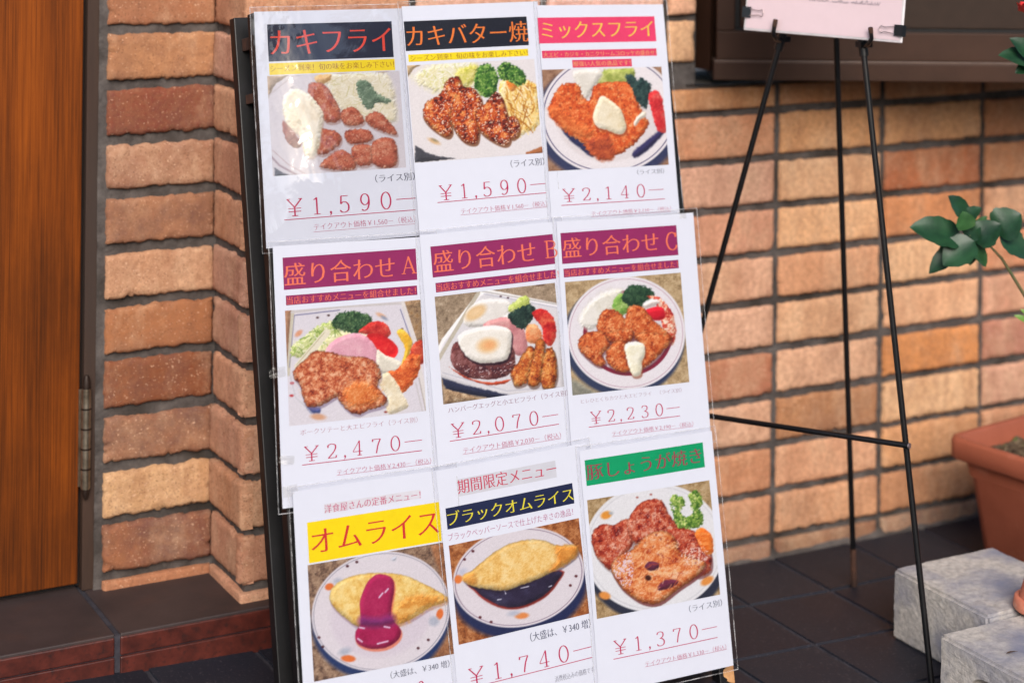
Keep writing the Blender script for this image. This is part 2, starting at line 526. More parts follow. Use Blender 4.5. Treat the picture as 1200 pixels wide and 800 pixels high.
def build_ground():
    mb = MB()
    xs = [-600, -60, -8, -0.5, 0.2, 0.95, 1.8, 3, 8, 60, 600]
    ys = [-600, -60, -8, -2, 0, 1.2, 2.0, 2.6, 2.9, 60, 600]
    P = np.array([[(x, y, floor_z(x) - 0.006 if -3 < y < 3 else -0.006) for x in xs] for y in ys])
    mb.grid(P, smooth=False)
    tag(mb.build('ground', M['asphalt']), kind='structure')
    # the tiled floor: grout bed with bevelled tiles, one sheet
    xl = [0.03, 0.18, 0.33, 0.48, 0.63, 0.785, 0.937, 1.075, 1.22, 1.364, 1.508, 1.654, 1.803, 1.953, 2.103, 2.253, 2.403, 2.553, 2.703, 2.853]
    yl = [2.447 + 0.15, 2.447, 2.297, 2.14, 1.985, 1.83, 1.675, 1.52, 1.365, 1.21, 1.055, 0.9, 0.75, 0.6, 0.45, 0.3, 0.15, 0.0, -0.15]
    mb = MB(); tones = []
    for y in yl[:-1]:
        pass
    for j in range(len(yl) - 1):
        for i in range(len(xl) - 1):
            x0, x1, y1, y0 = xl[i], xl[i + 1], yl[j], yl[j + 1]
            g = 0.0028; b = 0.0018; h = 0.0022 + random.uniform(-0.0003, 0.0003)
            t = random.uniform(-1, 1); q = random.random()
            base = np.array([21, 26, 37]) + t * 4 + (np.array([3, -1, -1]) if q < 0.3 else 0)
            c = tuple(lin(base)) + (1.0,)
            v = []
            for (ax, ay, az) in ((x0 + g, y0 + g, -0.003), (x1 - g, y0 + g, -0.003), (x1 - g, y1 - g, -0.003), (x0 + g, y1 - g, -0.003),
                                 (x0 + g + b, y0 + g + b, h), (x1 - g - b, y0 + g + b, h), (x1 - g - b, y1 - g - b, h), (x0 + g + b, y1 - g - b, h)):
                v.append((ax, ay, floor_z(ax) + az - 0.002))
            fs = [(4, 5, 6, 7), (0, 1, 5, 4), (1, 2, 6, 5), (2, 3, 7, 6), (3, 0, 4, 7)]
            mb.add(v, fs); tones += [c] * sum(len(f) for f in fs)
    nt_ = len(mb.f)
    P = np.array([[(x, y, floor_z(x) - 0.0025) for x in [0.0] + xl[1:-1] + [2.87]] for y in (yl[0], -0.16)])
    mb.grid(P, mi=1, smooth=False, flip=True)
    for f in mb.f[nt_:]:
        tones += [tuple(lin((80, 78, 84))) + (1.0,)] * len(f)
    me = mb.mesh('tiled_floor')
    ca = me.color_attributes.new('tone', 'FLOAT_COLOR', 'CORNER')
    ca.data.foreach_set('color', np.array(tones, dtype=np.float32).ravel())
    tag(link('tiled_floor', me, mats=[M['tile'], M['grout']]), kind='structure')


build_ground()


def build_street_side():
    """unseen houses added across the lane, behind the photographer, to shape what the plastic reflects"""
    for x0, x1, h in ((-9, 4.3, 1.9), (4.4, 16, 4.0)):  # added walls: low and tall heights chosen for the film's reflections
        b = empty('added_house', ((x0 + x1) / 2, -6.5, 0)); b.matrix_world = Matrix.Identity(4)
        tag(b, 'unseen dark house added across the lane behind the photographer, ' + ('low' if h < 3 else 'tall') + ' one', 'house')
        mb = MB(); mb.box((x0, -12, -0.02), (x1, -6.5, h)); mb.build('wall', M['house_dark'], b)
        k = x0 + 0.8
        while k + 1.2 < x1:
            mb = MB(); mb.box((k, -6.52, 0.9), (k + 1.2, -6.48, 2.0)); mb.build('window', M['pane'], b); k += 2.6
        mb = MB(); mb.box((x0 - 0.1, -12.1, h), (x1 + 0.1, -6.3, h + 0.12)); mb.build('roof', M['black_paint'], b)


build_street_side()

# ================================================================= RESTAURANT FRONT
YW = 2.450       # face of the main wall
YP = 2.577       # face of the recessed pier beside the door
XC = 0.924       # outer corner
Z0 = 0.1008      # a bed joint; courses every 75 mm
PITCH = 0.0750


class Bricks:
    def __init__(s):
        s.mb = MB(); s.tone = []; s.seed = []

    def face(s, org, ax, ay, an, w, h, depth, tone, seed, burn, rag=1.0, wrap=None):
        """one brick: a bumpy front with ragged, rounded arrises and sides running back to the mortar"""
        nx = max(8, int(w / 0.0042)); ny = max(4, int(h / 0.0042))
        u = np.linspace(0, 1, nx); v = np.linspace(0, 1, ny)
        # denser towards the arrises
        u = np.concatenate([[0, 0.004 / w], np.linspace(0.010 / w, 1 - 0.010 / w, nx), [1 - 0.004 / w, 1]])
        v = np.concatenate([[0, 0.004 / h], np.linspace(0.010 / h, 1 - 0.010 / h, ny), [1 - 0.004 / h, 1]])
        ins = min(0.010, h * 0.22); e0 = min(0.004, h * 0.09)
        v = np.concatenate([[0, e0 / h], np.linspace(ins / h, 1 - ins / h, ny), [1 - e0 / h, 1]])
        U, V = np.meshgrid(u, v)
        X = U * w; Y = V * h
        rag = rag * (1.0 if h > 0.04 else 0.25)
        sx = seed * 13.7; sy = seed * 5.3
        ex = np.minimum(X, w - X); ey = np.minimum(Y, h - Y)
        e = np.minimum(ex, ey)
        # ragged outline
        n1 = (fbm(X * 70 + sx, Y * 70 + sy, 3) - 0.5); n2 = (fbm(X * 70 + sx + 31, Y * 70 + sy, 9) - 0.5)
        big = (fbm(X * 16 + sx, Y * 16 + sy + 7, 21, 2) - 0.5)
        k = np.clip(1 - e / 0.010, 0, 1)
        n3 = (fbm(X * 210 + sx, Y * 210 + sy, 63, 2) - 0.5)
        X2 = X + k * (n1 * 0.0022 + n3 * 0.0034) * rag
        Y2 = Y + k * (n2 * 0.006 + n3 * 0.003) * rag + k * big * 0.0022 * rag * np.sign(Y - h / 2)
        rnd = np.clip(1 - e / 0.0035, 0, 1) ** 2 * 0.0020
        Wd = -rnd + (fbm(X * 60 + sx, Y * 60 + sy, 40, 5) - 0.5) * 0.0020 * rag + big * 0.0008 - k * np.clip(n1 + 0.5 * n3 - 0.13, 0, 1) * 0.03 * rag
        P = np.zeros(X.shape + (3,))
        P += org + X2[..., None] * ax + Y2[..., None] * ay + Wd[..., None] * an
        # outermost ring goes back to the mortar bed
        ny2, nx2 = X.shape
        full = np.zeros((ny2 + 2, nx2 + 2, 3))
        full[1:-1, 1:-1] = P
        full[0, 1:-1] = P[0]; full[-1, 1:-1] = P[-1]; full[1:-1, 0] = P[:, 0]; full[1:-1, -1] = P[:, -1]
        full[0, 0] = P[0, 0]; full[0, -1] = P[0, -1]; full[-1, 0] = P[-1, 0]; full[-1, -1] = P[-1, -1]
        for sl in ((0, slice(None)), (-1, slice(None)), (slice(None), 0), (slice(None), -1)):
            dd = np.einsum('...k,k->...', full[sl] - org, an)
            full[sl] -= (dd + depth)[..., None] * an
        nf = len(s.mb.f)
        flip = np.dot(np.cross(ax, ay), an) < 0
        s.mb.grid(full, smooth=True, flip=flip)
        n = (len(s.mb.f) - nf) * 4
        s.tone += [tuple(lin(tone)) + (burn,)] * n
        s.seed += [(seed * 0.137 % 1, seed * 0.291 % 1, seed * 0.533 % 1, 1)] * n

    def build(s, name, mat, parent):
        me = s.mb.mesh(name)
        for nm, d in (('tone', s.tone), ('seed', s.seed)):
            ca = me.color_attributes.new(nm, 'FLOAT_COLOR', 'CORNER')
            ca.data.foreach_set('color', np.array(d, dtype=np.float32).ravel())
        return link(name, me, mat, parent)


front = empty('restaurant_front', (1.8, YW, 0))
tag(front, 'brick restaurant front with wooden door and brown bay window behind the menu board', 'building')
front.matrix_world = Matrix.Identity(4)

PALE = [(206, 154, 122), (200, 146, 116), (198, 150, 130), (192, 140, 114), (204, 156, 122), (186, 136, 112), (194, 148, 128), (200, 156, 134)]
RED = [(182, 116, 84), (172, 104, 78), (186, 122, 88)]
XJ = [XC, 1.1745, 1.387, 1.5995, 1.8115, 2.023, 2.2365, 2.449, 2.66, 2.872, 3.085]
XR = on_y((820, 40), YW)[0]                  # where the wall stops at the window
ZWIN = Z0 + 8 * PITCH + 0.046                # underside of the window opening


# fired colour of every brick one can see: four columns right of the board, the pier beside the door
TONES = {8: [(182, 122, 76), (176, 116, 74), (168, 112, 74), (160, 104, 70)], 7: [(190, 124, 88), (198, 140, 92), (188, 134, 90), (166, 108, 72)],
         6: [(192, 142, 118), (202, 152, 112), (164, 86, 52), (166, 106, 70)], 5: [(192, 132, 104), (206, 152, 108), (186, 116, 72), (198, 144, 110)],
         4: [(196, 146, 118), (202, 142, 104), (206, 156, 114), (184, 114, 80)], 3: [(192, 146, 120), (206, 156, 118), (206, 152, 114), (194, 134, 110)],
         2: [(158, 92, 68), (202, 152, 120), (192, 120, 66), (168, 108, 90)], 1: [(196, 150, 122), (164, 110, 72), (202, 156, 114), (184, 134, 110)],
         0: [(178, 118, 84), (198, 142, 108), (188, 132, 88), (180, 124, 90)], -1: [(172, 116, 84), (190, 134, 96), (172, 118, 82), (170, 112, 80)]}
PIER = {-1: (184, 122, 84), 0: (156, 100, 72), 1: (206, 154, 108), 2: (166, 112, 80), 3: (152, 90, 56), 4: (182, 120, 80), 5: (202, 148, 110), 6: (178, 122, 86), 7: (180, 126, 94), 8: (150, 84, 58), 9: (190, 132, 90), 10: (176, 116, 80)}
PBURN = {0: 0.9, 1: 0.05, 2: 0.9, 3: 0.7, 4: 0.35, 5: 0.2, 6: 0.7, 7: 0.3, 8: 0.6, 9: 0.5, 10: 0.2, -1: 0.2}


def build_bricks():
    br = Bricks()
    ax = np.array([1.0, 0, 0]); az = np.array([0, 0, 1.0]); an = np.array([0, -1.0, 0])
    g = 0.0065
    sd_ = 1
    for r in range(-2, 18):
        z0 = Z0 + r * PITCH; z1 = z0 + PITCH
        if r == -2: z0 = -0.014; z1 = 0.0300
        zz0 = max(z0, 0.0285) if r == -1 else z0
        for c in range(len(XJ) - 1):
            x0, x1 = XJ[c], XJ[c + 1]
            if z0 > ZWIN - 0.04:
                if x0 > XR - 0.01:
                    continue
                x1 = min(x1, XR)
            if x1 > XR and z1 > ZWIN and z0 < ZWIN:
                z1c = ZWIN
            else:
                z1c = z1
            sd_ += 1
            rnd = random.random()
            tone = np.array((7, 8, 6)) + np.array(random.choice(PALE if rnd > 0.13 else RED), float) + RNG.normal(0, 3, 3) + RNG.normal(0, 6)
            if r in TONES and 3 <= c <= 6: tone = np.array(TONES[r][c - 3], float)
            tone = np.minimum((tone * 0.86 + tone.mean() * 0.14) * 1.16 + np.array((4, 4, 2)), 250)
            burn = max(0, random.gauss(0.08, 0.18))
            if r == -2: tone = tone * 0.62; burn = 0.6
            if c == 0 and r == -2: continue
            if c == 0:
                z0c = 0.083 if r == -1 else z0
                # corner brick shows its end, too
                if r == -1: z0c = 0.0705
                hh = z1 - z0c - g * 2
                jj = random.uniform(-0.0025, 0.0025)
                tl = np.array(random.choice(PALE[:4]), float) + RNG.normal(0, 6)
                br.face(np.array([XC, YW + jj, z0c + g]), ax, az, an, x1 - XC - g, hh, 0.018, tl, sd_, 0.05)
                br.face(np.array([XC + jj, YW + 0.1275, z0c + g]), np.array([0, -1.0, 0]), az, np.array([-1.0, 0, 0]), 0.1275 - jj, hh, 0.018, tl, sd_ + 300, 0.08)
                continue
            hh = z1c - zz0 - g * 2
            if hh < 0.012: continue
            br.face(np.array([x0 + g, YW + random.uniform(-0.0015, 0.003), zz0 + g + random.uniform(-0.001, 0.001)]), ax, az, an,
                    x1 - x0 - 2 * g, hh, 0.018, tone, sd_, burn, rag=0.75)
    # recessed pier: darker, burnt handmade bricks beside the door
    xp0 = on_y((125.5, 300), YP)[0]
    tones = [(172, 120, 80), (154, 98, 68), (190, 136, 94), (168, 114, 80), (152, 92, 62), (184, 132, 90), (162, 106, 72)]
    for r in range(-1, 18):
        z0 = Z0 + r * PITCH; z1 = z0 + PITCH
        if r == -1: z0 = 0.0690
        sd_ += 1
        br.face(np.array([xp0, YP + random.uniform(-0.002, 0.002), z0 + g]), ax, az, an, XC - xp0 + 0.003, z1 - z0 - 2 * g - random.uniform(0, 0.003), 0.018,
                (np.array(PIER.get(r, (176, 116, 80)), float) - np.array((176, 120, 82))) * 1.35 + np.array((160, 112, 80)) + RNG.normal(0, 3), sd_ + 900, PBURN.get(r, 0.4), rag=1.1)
    ob = br.build('brick_wall', M['brick'], front)
    # mortar: one bumpy sheet following the wall, the return and the pier, with jambs at the window
    mb = MB()

    def sheet(a, du, dv, n, nu, nv, amp):
        U, V = np.meshgrid(np.linspace(0, 1, nu), np.linspace(0, 1, nv))
        P = a + U[..., None] * du + V[..., None] * dv
        q = (fbm((P[..., 0] + P[..., 1]) * 45, P[..., 2] * 45, 5) - 0.5)
        P = P + (q * amp)[..., None] * n
        mb.grid(P, smooth=True)
    md = 0.0085
    n = np.array([0, -1.0, 0])
    sheet(np.array([XC + md, YW + md, -0.02]), np.array([2.3, 0, 0]), np.array([0, 0, ZWIN + 0.018]), n, 260, 90, 0.006)
    sheet(np.array([XC + md, YW + md, ZWIN - 0.002]), np.array([XR - XC - md - 0.003, 0, 0]), np.array([0, 0, 0.75]), n, 90, 80, 0.006)
    sheet(np.array([XC + md, YP + md + 0.02, 0.0]), np.array([0, YW - YP - 0.02, 0]), np.array([0, 0, 1.45]), np.array([-1.0, 0, 0]), 24, 140, 0.006)
    sheet(np.array([xp0 - 0.012, YP + md, 0.0]), np.array([XC + md - xp0 + 0.012, 0, 0]), np.array([0, 0, 1.45]), n, 40, 140, 0.006)
    # window opening: jamb and sill bed going back into the wall
    sheet(np.array([XR - 0.003, YW + md - 0.001, ZWIN - 0.01]), np.array([0, 0.16, 0]), np.array([0, 0, 0.75]), np.array([1.0, 0, 0]), 20, 60, 0.005)
    sheet(np.array([XR - 0.02, YW + 0.002, ZWIN + 0.001]), np.array([1.6, 0, 0]), np.array([0, 0.16, 0]), np.array([0, 0, 1.0]), 80, 12, 0.004)
    # solid body behind so that nothing shows through
    mb.box((XC + 0.02, YW + 0.03, -0.03), (XC + 2.3, YW + 0.30, ZWIN - 0.02))
    mb.box((XC + 0.02, YW + 0.03, ZWIN - 0.02), (XR - 0.012, YW + 0.30, 1.45))
    mb.box((xp0 - 0.010, YP + 0.03, 0.0), (XC + 0.02, YP + 0.20, 1.45))
    # mortar smeared in the corner of wall and floor
    sheet(np.array([1.20, YW - 0.007, -0.004]), np.array([1.9, 0, 0]), np.array([0, 0.012, 0.014]), n, 200, 6, 0.010)
    link('mortar', mb.mesh('mortar'), M['mortar'], ob)
    return xp0


XP0 = build_bricks()


def build_door():
    xe = on_y((95, 300), 2.595)[0]
    zb = 0.092
    mb = MB()
    mb.box((xe - 0.90, 2.595, zb), (xe, 2.635, 1.55))
    door = mb.build('door', M['door'], front, bevel=0.0015)
    mb = MB(); mb.box((xe - 0.0005, 2.606, zb - 0.006), (xe + 0.006, 2.640, 1.55))
    mb.box((xe - 0.9, 2.612, zb - 0.012), (xe, 2.640, zb - 0.0005))
    mb.build('gap_shade_strip', M['dark_gap'], door)  # black strips painted in for the shade of the door gaps
    fx1 = on_y((120, 300), 2.590)[0]
    mb = MB()
    mb.box((xe + 0.0045, 2.590, 0.083), (fx1, 2.66, 1.55))
    mb.box((fx1 - 0.004, 2.587, 0.083), (fx1, 2.591, 1.55))
    mb.build('door_frame', M['door_frame'], front, bevel=0.0008)
    # butt hinge
    zt = on_y((99, 455), 2.588)[2]; zl = on_y((99, 572), 2.588)[2]; xh = on_y((100.5, 500), 2.588)[0]
    mb = MB(); mb.tube([(xh, 2.586, zl), (xh, 2.586, zt)], 0.0060, 18)
    h = mb.build('hinge', M['steel'], front)
    nk = 5
    for k in range(nk):
        a = zl + (zt - zl) * k / nk; b = zl + (zt - zl) * (k + 1) / nk
        mb = MB(); mb.tube([(xh, 2.586, a + 0.0014), (xh, 2.586, b - 0.0014)], 0.0068, 18); mb.build('knuckle', M['steel'], h)
    for k in range(1, nk):
        a = zl + (zt - zl) * k / nk
        mb = MB(); mb.tube([(xh, 2.586, a - 0.0012), (xh, 2.586, a + 0.0012)], 0.0070, 18); mb.build('washer', M['hinge_dark'], h)
    mb = MB(); mb.tube([(xh, 2.586, zt), (xh, 2.586, zt + 0.010), (xh, 2.586, zt + 0.018)], [0.0055, 0.0055, 0.0028], 14); mb.build('pin_tip', M['hinge_dark'], h)
    mb = MB(); mb.tube([(xh, 2.586, zl), (xh, 2.586, zl - 0.006), (xh, 2.586, zl - 0.014)], [0.0055, 0.005, 0.0025], 14); mb.build('pin_tip', M['hinge_dark'], h)
    mb = MB(); mb.box((xh - 0.0085, 2.5925, zl + 0.002), (xh - 0.001, 2.5948, zt - 0.002))
    mb.build('hinge_leaf', M['steel'], h)


build_door()


def build_window():
    """an angled, dark brown bay: it leaves the wall at its left end and swings out over the plants"""
    d = np.array([0.8850, -0.4656, 0.0])                     # along the bay, to the right
    nrm = np.array([d[1], -d[0], 0.0])                       # outwards
    if nrm[1] > 0: nrm = -nrm
    P0 = on_y((837, 94), 2.425)
    bay = empty('bay_window'); bay.parent = front
    bay.matrix_world = Matrix.Identity(4)

    def prism(name, mat, s0, s1, z0, z1, o0, o1, parent, bevel=0.0015):
        """box along the bay: s along, z up, o outwards"""
        mb = MB(); v = []
        for z in (z0, z1):
            for (s, o) in ((s0, o1), (s1, o1), (s1, o0), (s0, o0)):
                p = P0 + d * s + nrm * o; v.append((p[0], p[1], z))
        mb.add(v, [(0, 3, 2, 1), (4, 5, 6, 7), (0, 1, 5, 4), (1, 2, 6, 5), (2, 3, 7, 6), (3, 0, 4, 7)])
        return mb.build(name, mat, parent, bevel=bevel)
    sc_ = 2.92 / F_PX
    zb = P0[2]
    z1 = zb + 21.5 * sc_; z2 = z1 + 39 * sc_
    prism('sill', M['window_brown'], -0.001, 0.75, zb, z1 - 0.001, -0.10, 0.0, bay)
    prism('sill_lip', M['window_lip'], 0.0, 0.75, z1 - 0.0008, z1 + 0.0022, -0.08, -0.0005, bay, bevel=0.0007)
    prism('bottom_rail', M['window_brown'], 0.004, 0.75, z1 + 0.0025, z2 - 0.0045, -0.08, -0.006, bay)
    prism('sash_gap', M['dark_gap'], 0.03, 0.75, z2 - 0.0044, z2 + 0.0005, -0.08, -0.016, bay, bevel=0)  # black strip in place of the shade between rail and pane
    prism('stile', M['window_brown'], 0.004, 0.0315, z2 - 0.0040, z2 + 0.70, -0.08, -0.0075, bay)
    prism('groove_shade_strip', M['dark_gap'], 0.0325, 0.040, z2 + 0.001, z2 + 0.70, -0.08, -0.016, bay, bevel=0)  # black strip in place of the shade in the groove
    prism('inner_stile', M['window_brown'], 0.041, 0.062, z2 + 0.001, z2 + 0.70, -0.08, -0.014, bay)
    prism('pane', M['pane'], 0.063, 0.75, z2 + 0.001, z2 + 0.70, -0.08, -0.018, bay)
    # dark core between the bay and the wall
    mb = MB()
    a = P0 + d * 0.006 - nrm * 0.030; b = P0 + d * 0.75 - nrm * 0.081
    a2 = P0 + d * 0.02 - nrm * 0.085
    v = []
    for z in (zb + 0.012, zb + 0.8):
        for p in ((P0[0] + 0.005, P0[1] + 0.02), (a2[0], a2[1]), (b[0], b[1]), (b[0] + 0.2, YW + 0.14), (P0[0] + 0.005, YW + 0.14)):
            v.append((p[0], p[1], z))
    mb.add(v, [(0, 4, 3, 2, 1), (5, 6, 7, 8, 9)] + [(i, (i + 1) % 5, 5 + (i + 1) % 5, 5 + i) for i in range(5)])
    mb.build('bay_cheek', M['window_brown'], bay)


build_window()


def build_step():
    st = empty('door_step', (0.75, 2.45, 0.03))
    st.matrix_world = Matrix.Identity(4)
    tag(st, 'low dark tiled step with dark red front below the wooden door', 'step')
    yf = 2.427; zt = 0.0825
    xs = [-0.55, -0.12, 0.313, 0.7475, 1.18]
    g = 0.004
    for i in range(4):
        x0, x1 = xs[i] + g, xs[i + 1] - g
        mb = MB(); mb.box((x0, yf + 0.0015, zt - 0.012), (x1, 2.70, zt))
        mb.build('tread_tile', M['tread'], st, bevel=0.0016)
        mb = MB(); mb.box((x0, yf, 0.054), (x1, yf + 0.02, zt - 0.004))
        mb.build('riser_tile', M['riser'], st, bevel=0.002)
        mb = MB(); mb.box((x0, yf - 0.0005, -0.01), (x1, yf + 0.02, 0.0525))
        mb.build('riser_tile', M['riser'], st, bevel=0.0015)
    mb = MB()
    mb.box((xs[0], yf + 0.003, -0.02), (xs[-1], 2.71, zt - 0.0025))
    mb.build('grout_bed', M['grout'], st)


build_step()

# ================================================================= MENU BOARD
BO = CAMP + ray((297, 13)) * 2.40            # top left corner of the sheets
BW = np.array([0.99975, -0.01276, -0.01802])
BU = np.array([0.02056, 0.19988, 0.97960]); BU = BU - BW * (BU @ BW); BU /= np.linalg.norm(BU)
BW = BW / np.linalg.norm(BW)
BN = np.cross(BW, BU)                        # towards the viewer
BOARD = Matrix(((BW[0], BU[0], BN[0], BO[0]), (BW[1], BU[1], BN[1], BO[1]), (BW[2], BU[2], BN[2], BO[2]), (0, 0, 0, 1)))


def buv(p):
    r = ray(p); t = ((BO - CAMP) @ BN) / (r @ BN); X = CAMP + r * t - BO
    return np.array([X @ BW, X @ BU])


def board_pixels(u, v, wz=0.0):
    """photograph coordinates of points of the board plane (used to read colours off the survey of the prints)"""
    X = BO - CAMP + u[..., None] * BW + v[..., None] * BU + wz * BN
    z = X @ FWD; a = X @ RIGHT / z * F_PX; b = -X[..., 2] / z * F_PX
    return a - b * RHO + PP[0], b + a * RHO + PP[1]


def build_board():
    B = empty('menu_board', mat=BOARD @ Matrix.Rotation(math.radians(1.65), 4, 'Z'))
    tag(B, 'tall black wooden menu stand leaning back in front of the brick wall', 'menu board')
    z = -0.0045
    vb = -0.903
    mb = MB(); mb.box((0.020, vb + 0.03, z - 0.014), (0.584, -0.022, z - 0.003))
    mb.build('front_panel', M['black_paint'], B)
    # front frame
    f = [((0.000, vb, z - 0.020), (0.022, -0.002, z)), ((0.5835, vb - 0.012, z - 0.020), (0.6065, -0.019, z))]
    for lo, hi in f:
        mb = MB(); mb.box(lo, hi); mb.build('frame_stile', M['black_paint'], B, bevel=0.0015)
    mb = MB(); mb.box((0.0225, -0.042, z - 0.0195), (0.583, -0.020, z - 0.0005)); mb.build('frame_rail', M['black_paint'], B, bevel=0.0015)
    mb = MB(); mb.box((0.0225, vb + 0.018, z - 0.0195), (0.583, vb + 0.045, z - 0.0005)); mb.build('frame_rail', M['black_paint'], B, bevel=0.0015)
    # rear leaf, folded nearly shut
    z2 = -0.062
    for lo, hi in (((-0.004, vb - 0.005, z2 - 0.018), (0.020, -0.001, z2)), ((0.581, vb - 0.015, z2 - 0.018), (0.6045, -0.022, z2))):
        mb = MB(); mb.box(lo, hi); mb.build('rear_stile', M['black_paint'], B, bevel=0.0015)
    mb = MB(); mb.box((0.0205, vb + 0.03, z2 - 0.014), (0.5805, -0.024, z2 - 0.004)); mb.build('rear_panel', M['black_paint'], B)
    # hinge blocks and spacers that show in the gap on the left
    for v0, h, mt in ((-0.045, 0.016, 'raw'), (-0.112, 0.012, 'raw'), (-0.875, 0.03, 'blk')):
        mb = MB(); mb.box((0.004, v0, z2 + 0.0005), (0.016, v0 + h, z - 0.0205))
        mb.build('spacer', M['rust'] if mt == 'raw' else M['black_paint'], B, bevel=0.001)
    # scuffed corners of the stand: bare wood shows through the paint
    rr = random.Random(3)

    def chip(u0, v0, v1, wmax, side):
        n = 26; mbc = MB(); L_, R_ = [], []
        for k in range(n + 1):
            t = k / n; v = v0 + (v1 - v0) * t
            wd = wmax * (0.25 + 0.75 * vnoise(np.array(t * 7.0), np.array(u0 * 50), 5)) * min(1, t * 8 + 0.1, (1 - t) * 5 + 0.15)
            L_.append((u0, v, z + 0.0004)); R_.append((u0 + side * wd, v, z + 0.0004))
        mbc.add(L_ + R_, [(k, k + 1, n + 2 + k, n + 1 + k) if side < 0 else (k, n + 1 + k, n + 2 + k, k + 1) for k in range(n)])
        mbc.build('bare_wood_patch', M['raw_wood'], B)
    chip(0.6058, vb - 0.010, -0.872, 0.019, -1)
    chip(0.0006, vb + 0.002, -0.80, 0.005, 1)
    return B


BOARD_OBJ = build_board()


# ================================================================= LETTERING
def text_geometry(s, thin=0.016, fat=0.006):
    """outline text as a flat mesh whose level strokes are thinner than its upright ones (a Mincho look)"""
    c = bpy.data.curves.new('lettering', 'FONT')
    c.body = s
    c.resolution_u = 3
    o = bpy.data.objects.new('lettering', c)
    COL.objects.link(o)
    dg = bpy.context.evaluated_depsgraph_get()
    me = bpy.data.meshes.new_from_object(o.evaluated_get(dg))
    V = np.array([v.co[:] for v in me.vertices])[:, :2]
    Fs = [tuple(p.vertices) for p in me.polygons]
    bpy.data.objects.remove(o); bpy.data.curves.remove(c); bpy.data.meshes.remove(me)
    # weld
    key = {}; idx = np.zeros(len(V), int); W = []
    for i, p in enumerate(V):
        k = (round(p[0], 5), round(p[1], 5))
        if k not in key:
            key[k] = len(W); W.append(p)
        idx[i] = key[k]
    V = np.array(W); Fs = [tuple(idx[j] for j in f) for f in Fs]
    Fs = [f for f in Fs if len(set(f)) == len(f)]
    cnt = {}
    out = []
    for f in Fs:
        p = V[list(f)]
        a = 0.5 * np.sum(p[:, 0] * np.roll(p[:, 1], -1) - np.roll(p[:, 0], -1) * p[:, 1])
        if a < 0: f = tuple(reversed(f))
        out.append(f)
        for k in range(len(f)):
            cnt[(f[k], f[(k + 1) % len(f)])] = 1
    nrm = np.zeros_like(V)
    for (a, b) in cnt:
        if (b, a) not in cnt:
            e = V[b] - V[a]; l = np.linalg.norm(e)
            if l < 1e-9: continue
            n = np.array([e[1], -e[0]]) / l
            nrm[a] += n; nrm[b] += n
    l = np.linalg.norm(nrm, axis=1, keepdims=True); nrm = nrm / np.maximum(l, 1e-9) * (l > 1e-6)
    V = V - nrm * np.array([-fat, thin])
    return V, out


def smooth_path(pts, n=10):
    p = [np.array(q, float) for q in pts]
    if len(p) < 3:
        return [p[0] + (p[1] - p[0]) * t for t in np.linspace(0, 1, 4)]
    out = []
    for i in range(len(p) - 1):
        p0 = p[max(i - 1, 0)]; p1 = p[i]; p2 = p[i + 1]; p3 = p[min(i + 2, len(p) - 1)]
        for t in np.linspace(0, 1, n, endpoint=False):
            out.append(0.5 * ((2 * p1) + (-p0 + p2) * t + (2 * p0 - 5 * p1 + 4 * p2 - p3) * t * t + (-p0 + 3 * p1 - 3 * p2 + p3) * t ** 3))
    out.append(p[-1])
    return out


def _ell(cx, cy, rx, ry):
    return [(cx + rx * math.sin(a), cy + ry * math.cos(a)) for a in np.linspace(0, 2 * math.pi, 25)]


GL = {
    '0': [_ell(.5, .5, .40, .5)],
    '1': [[(.52, 0), (.52, .98)], [(.52, .98), (.40, .90), (.25, .86)], [(.25, .015), (.80, .015)]],
    '2': [[(.16, .74), (.18, .90), (.48, .98), (.80, .90), (.84, .70), (.62, .40), (.14, .04)], [(.14, .045), (.86, .045)], [(.86, .045), (.89, .20)]],
    '3': [[(.16, .82), (.28, .95), (.55, .98), (.78, .88), (.78, .68), (.60, .56), (.42, .53)], [(.42, .53), (.68, .48), (.86, .32), (.80, .10), (.52, .01), (.24, .04), (.12, .16)]],
    '4': [[(.68, 0), (.68, .99)], [(.68, .99), (.08, .29)], [(.08, .27), (.95, .27)], [(.46, .012), (.88, .012)]],
    '5': [[(.24, .96), (.82, .96)], [(.25, .97), (.20, .50)], [(.20, .50), (.40, .61), (.66, .58), (.85, .40), (.82, .14), (.58, .01), (.28, .02), (.12, .14)]],
    '7': [[(.14, .95), (.88, .95)], [(.88, .95), (.62, .52), (.46, 0)], [(.15, .96), (.13, .80)]],
    '9': [_ell(.48, .67, .34, .32), [(.82, .70), (.82, .42), (.68, .12), (.40, .01), (.18, .09)]],
    '¥': [[(.06, .98), (.50, .50)], [(.94, .98), (.50, .50)], [(.50, .50), (.50, 0)], [(.10, .44), (.90, .44)], [(.10, .26), (.90, .26)], [(.30, .01), (.70, .01)], [(.0, .985), (.24, .985)], [(.76, .985), (1.0, .985)]],
    'A': [[(.50, 1), (.10, .0)], [(.48, 1.0), (.88, 0)], [(.22, .34), (.74, .34)], [(-.04, .012), (.26, .012)], [(.70, .012), (1.06, .012)]],
    'B': [[(.22, 0), (.22, 1)], [(.04, .985), (.50, .985), (.80, .90), (.80, .66), (.52, .54), (.22, .53)], [(.50, .53), (.82, .46), (.94, .26), (.80, .06), (.50, .015), (.04, .015)]],
    'C': [[(.90, .74), (.82, .92), (.55, 1), (.25, .88), (.08, .5), (.25, .12), (.55, 0), (.84, .09), (.94, .26)], [(.90, .74), (.91, .98)]],
}


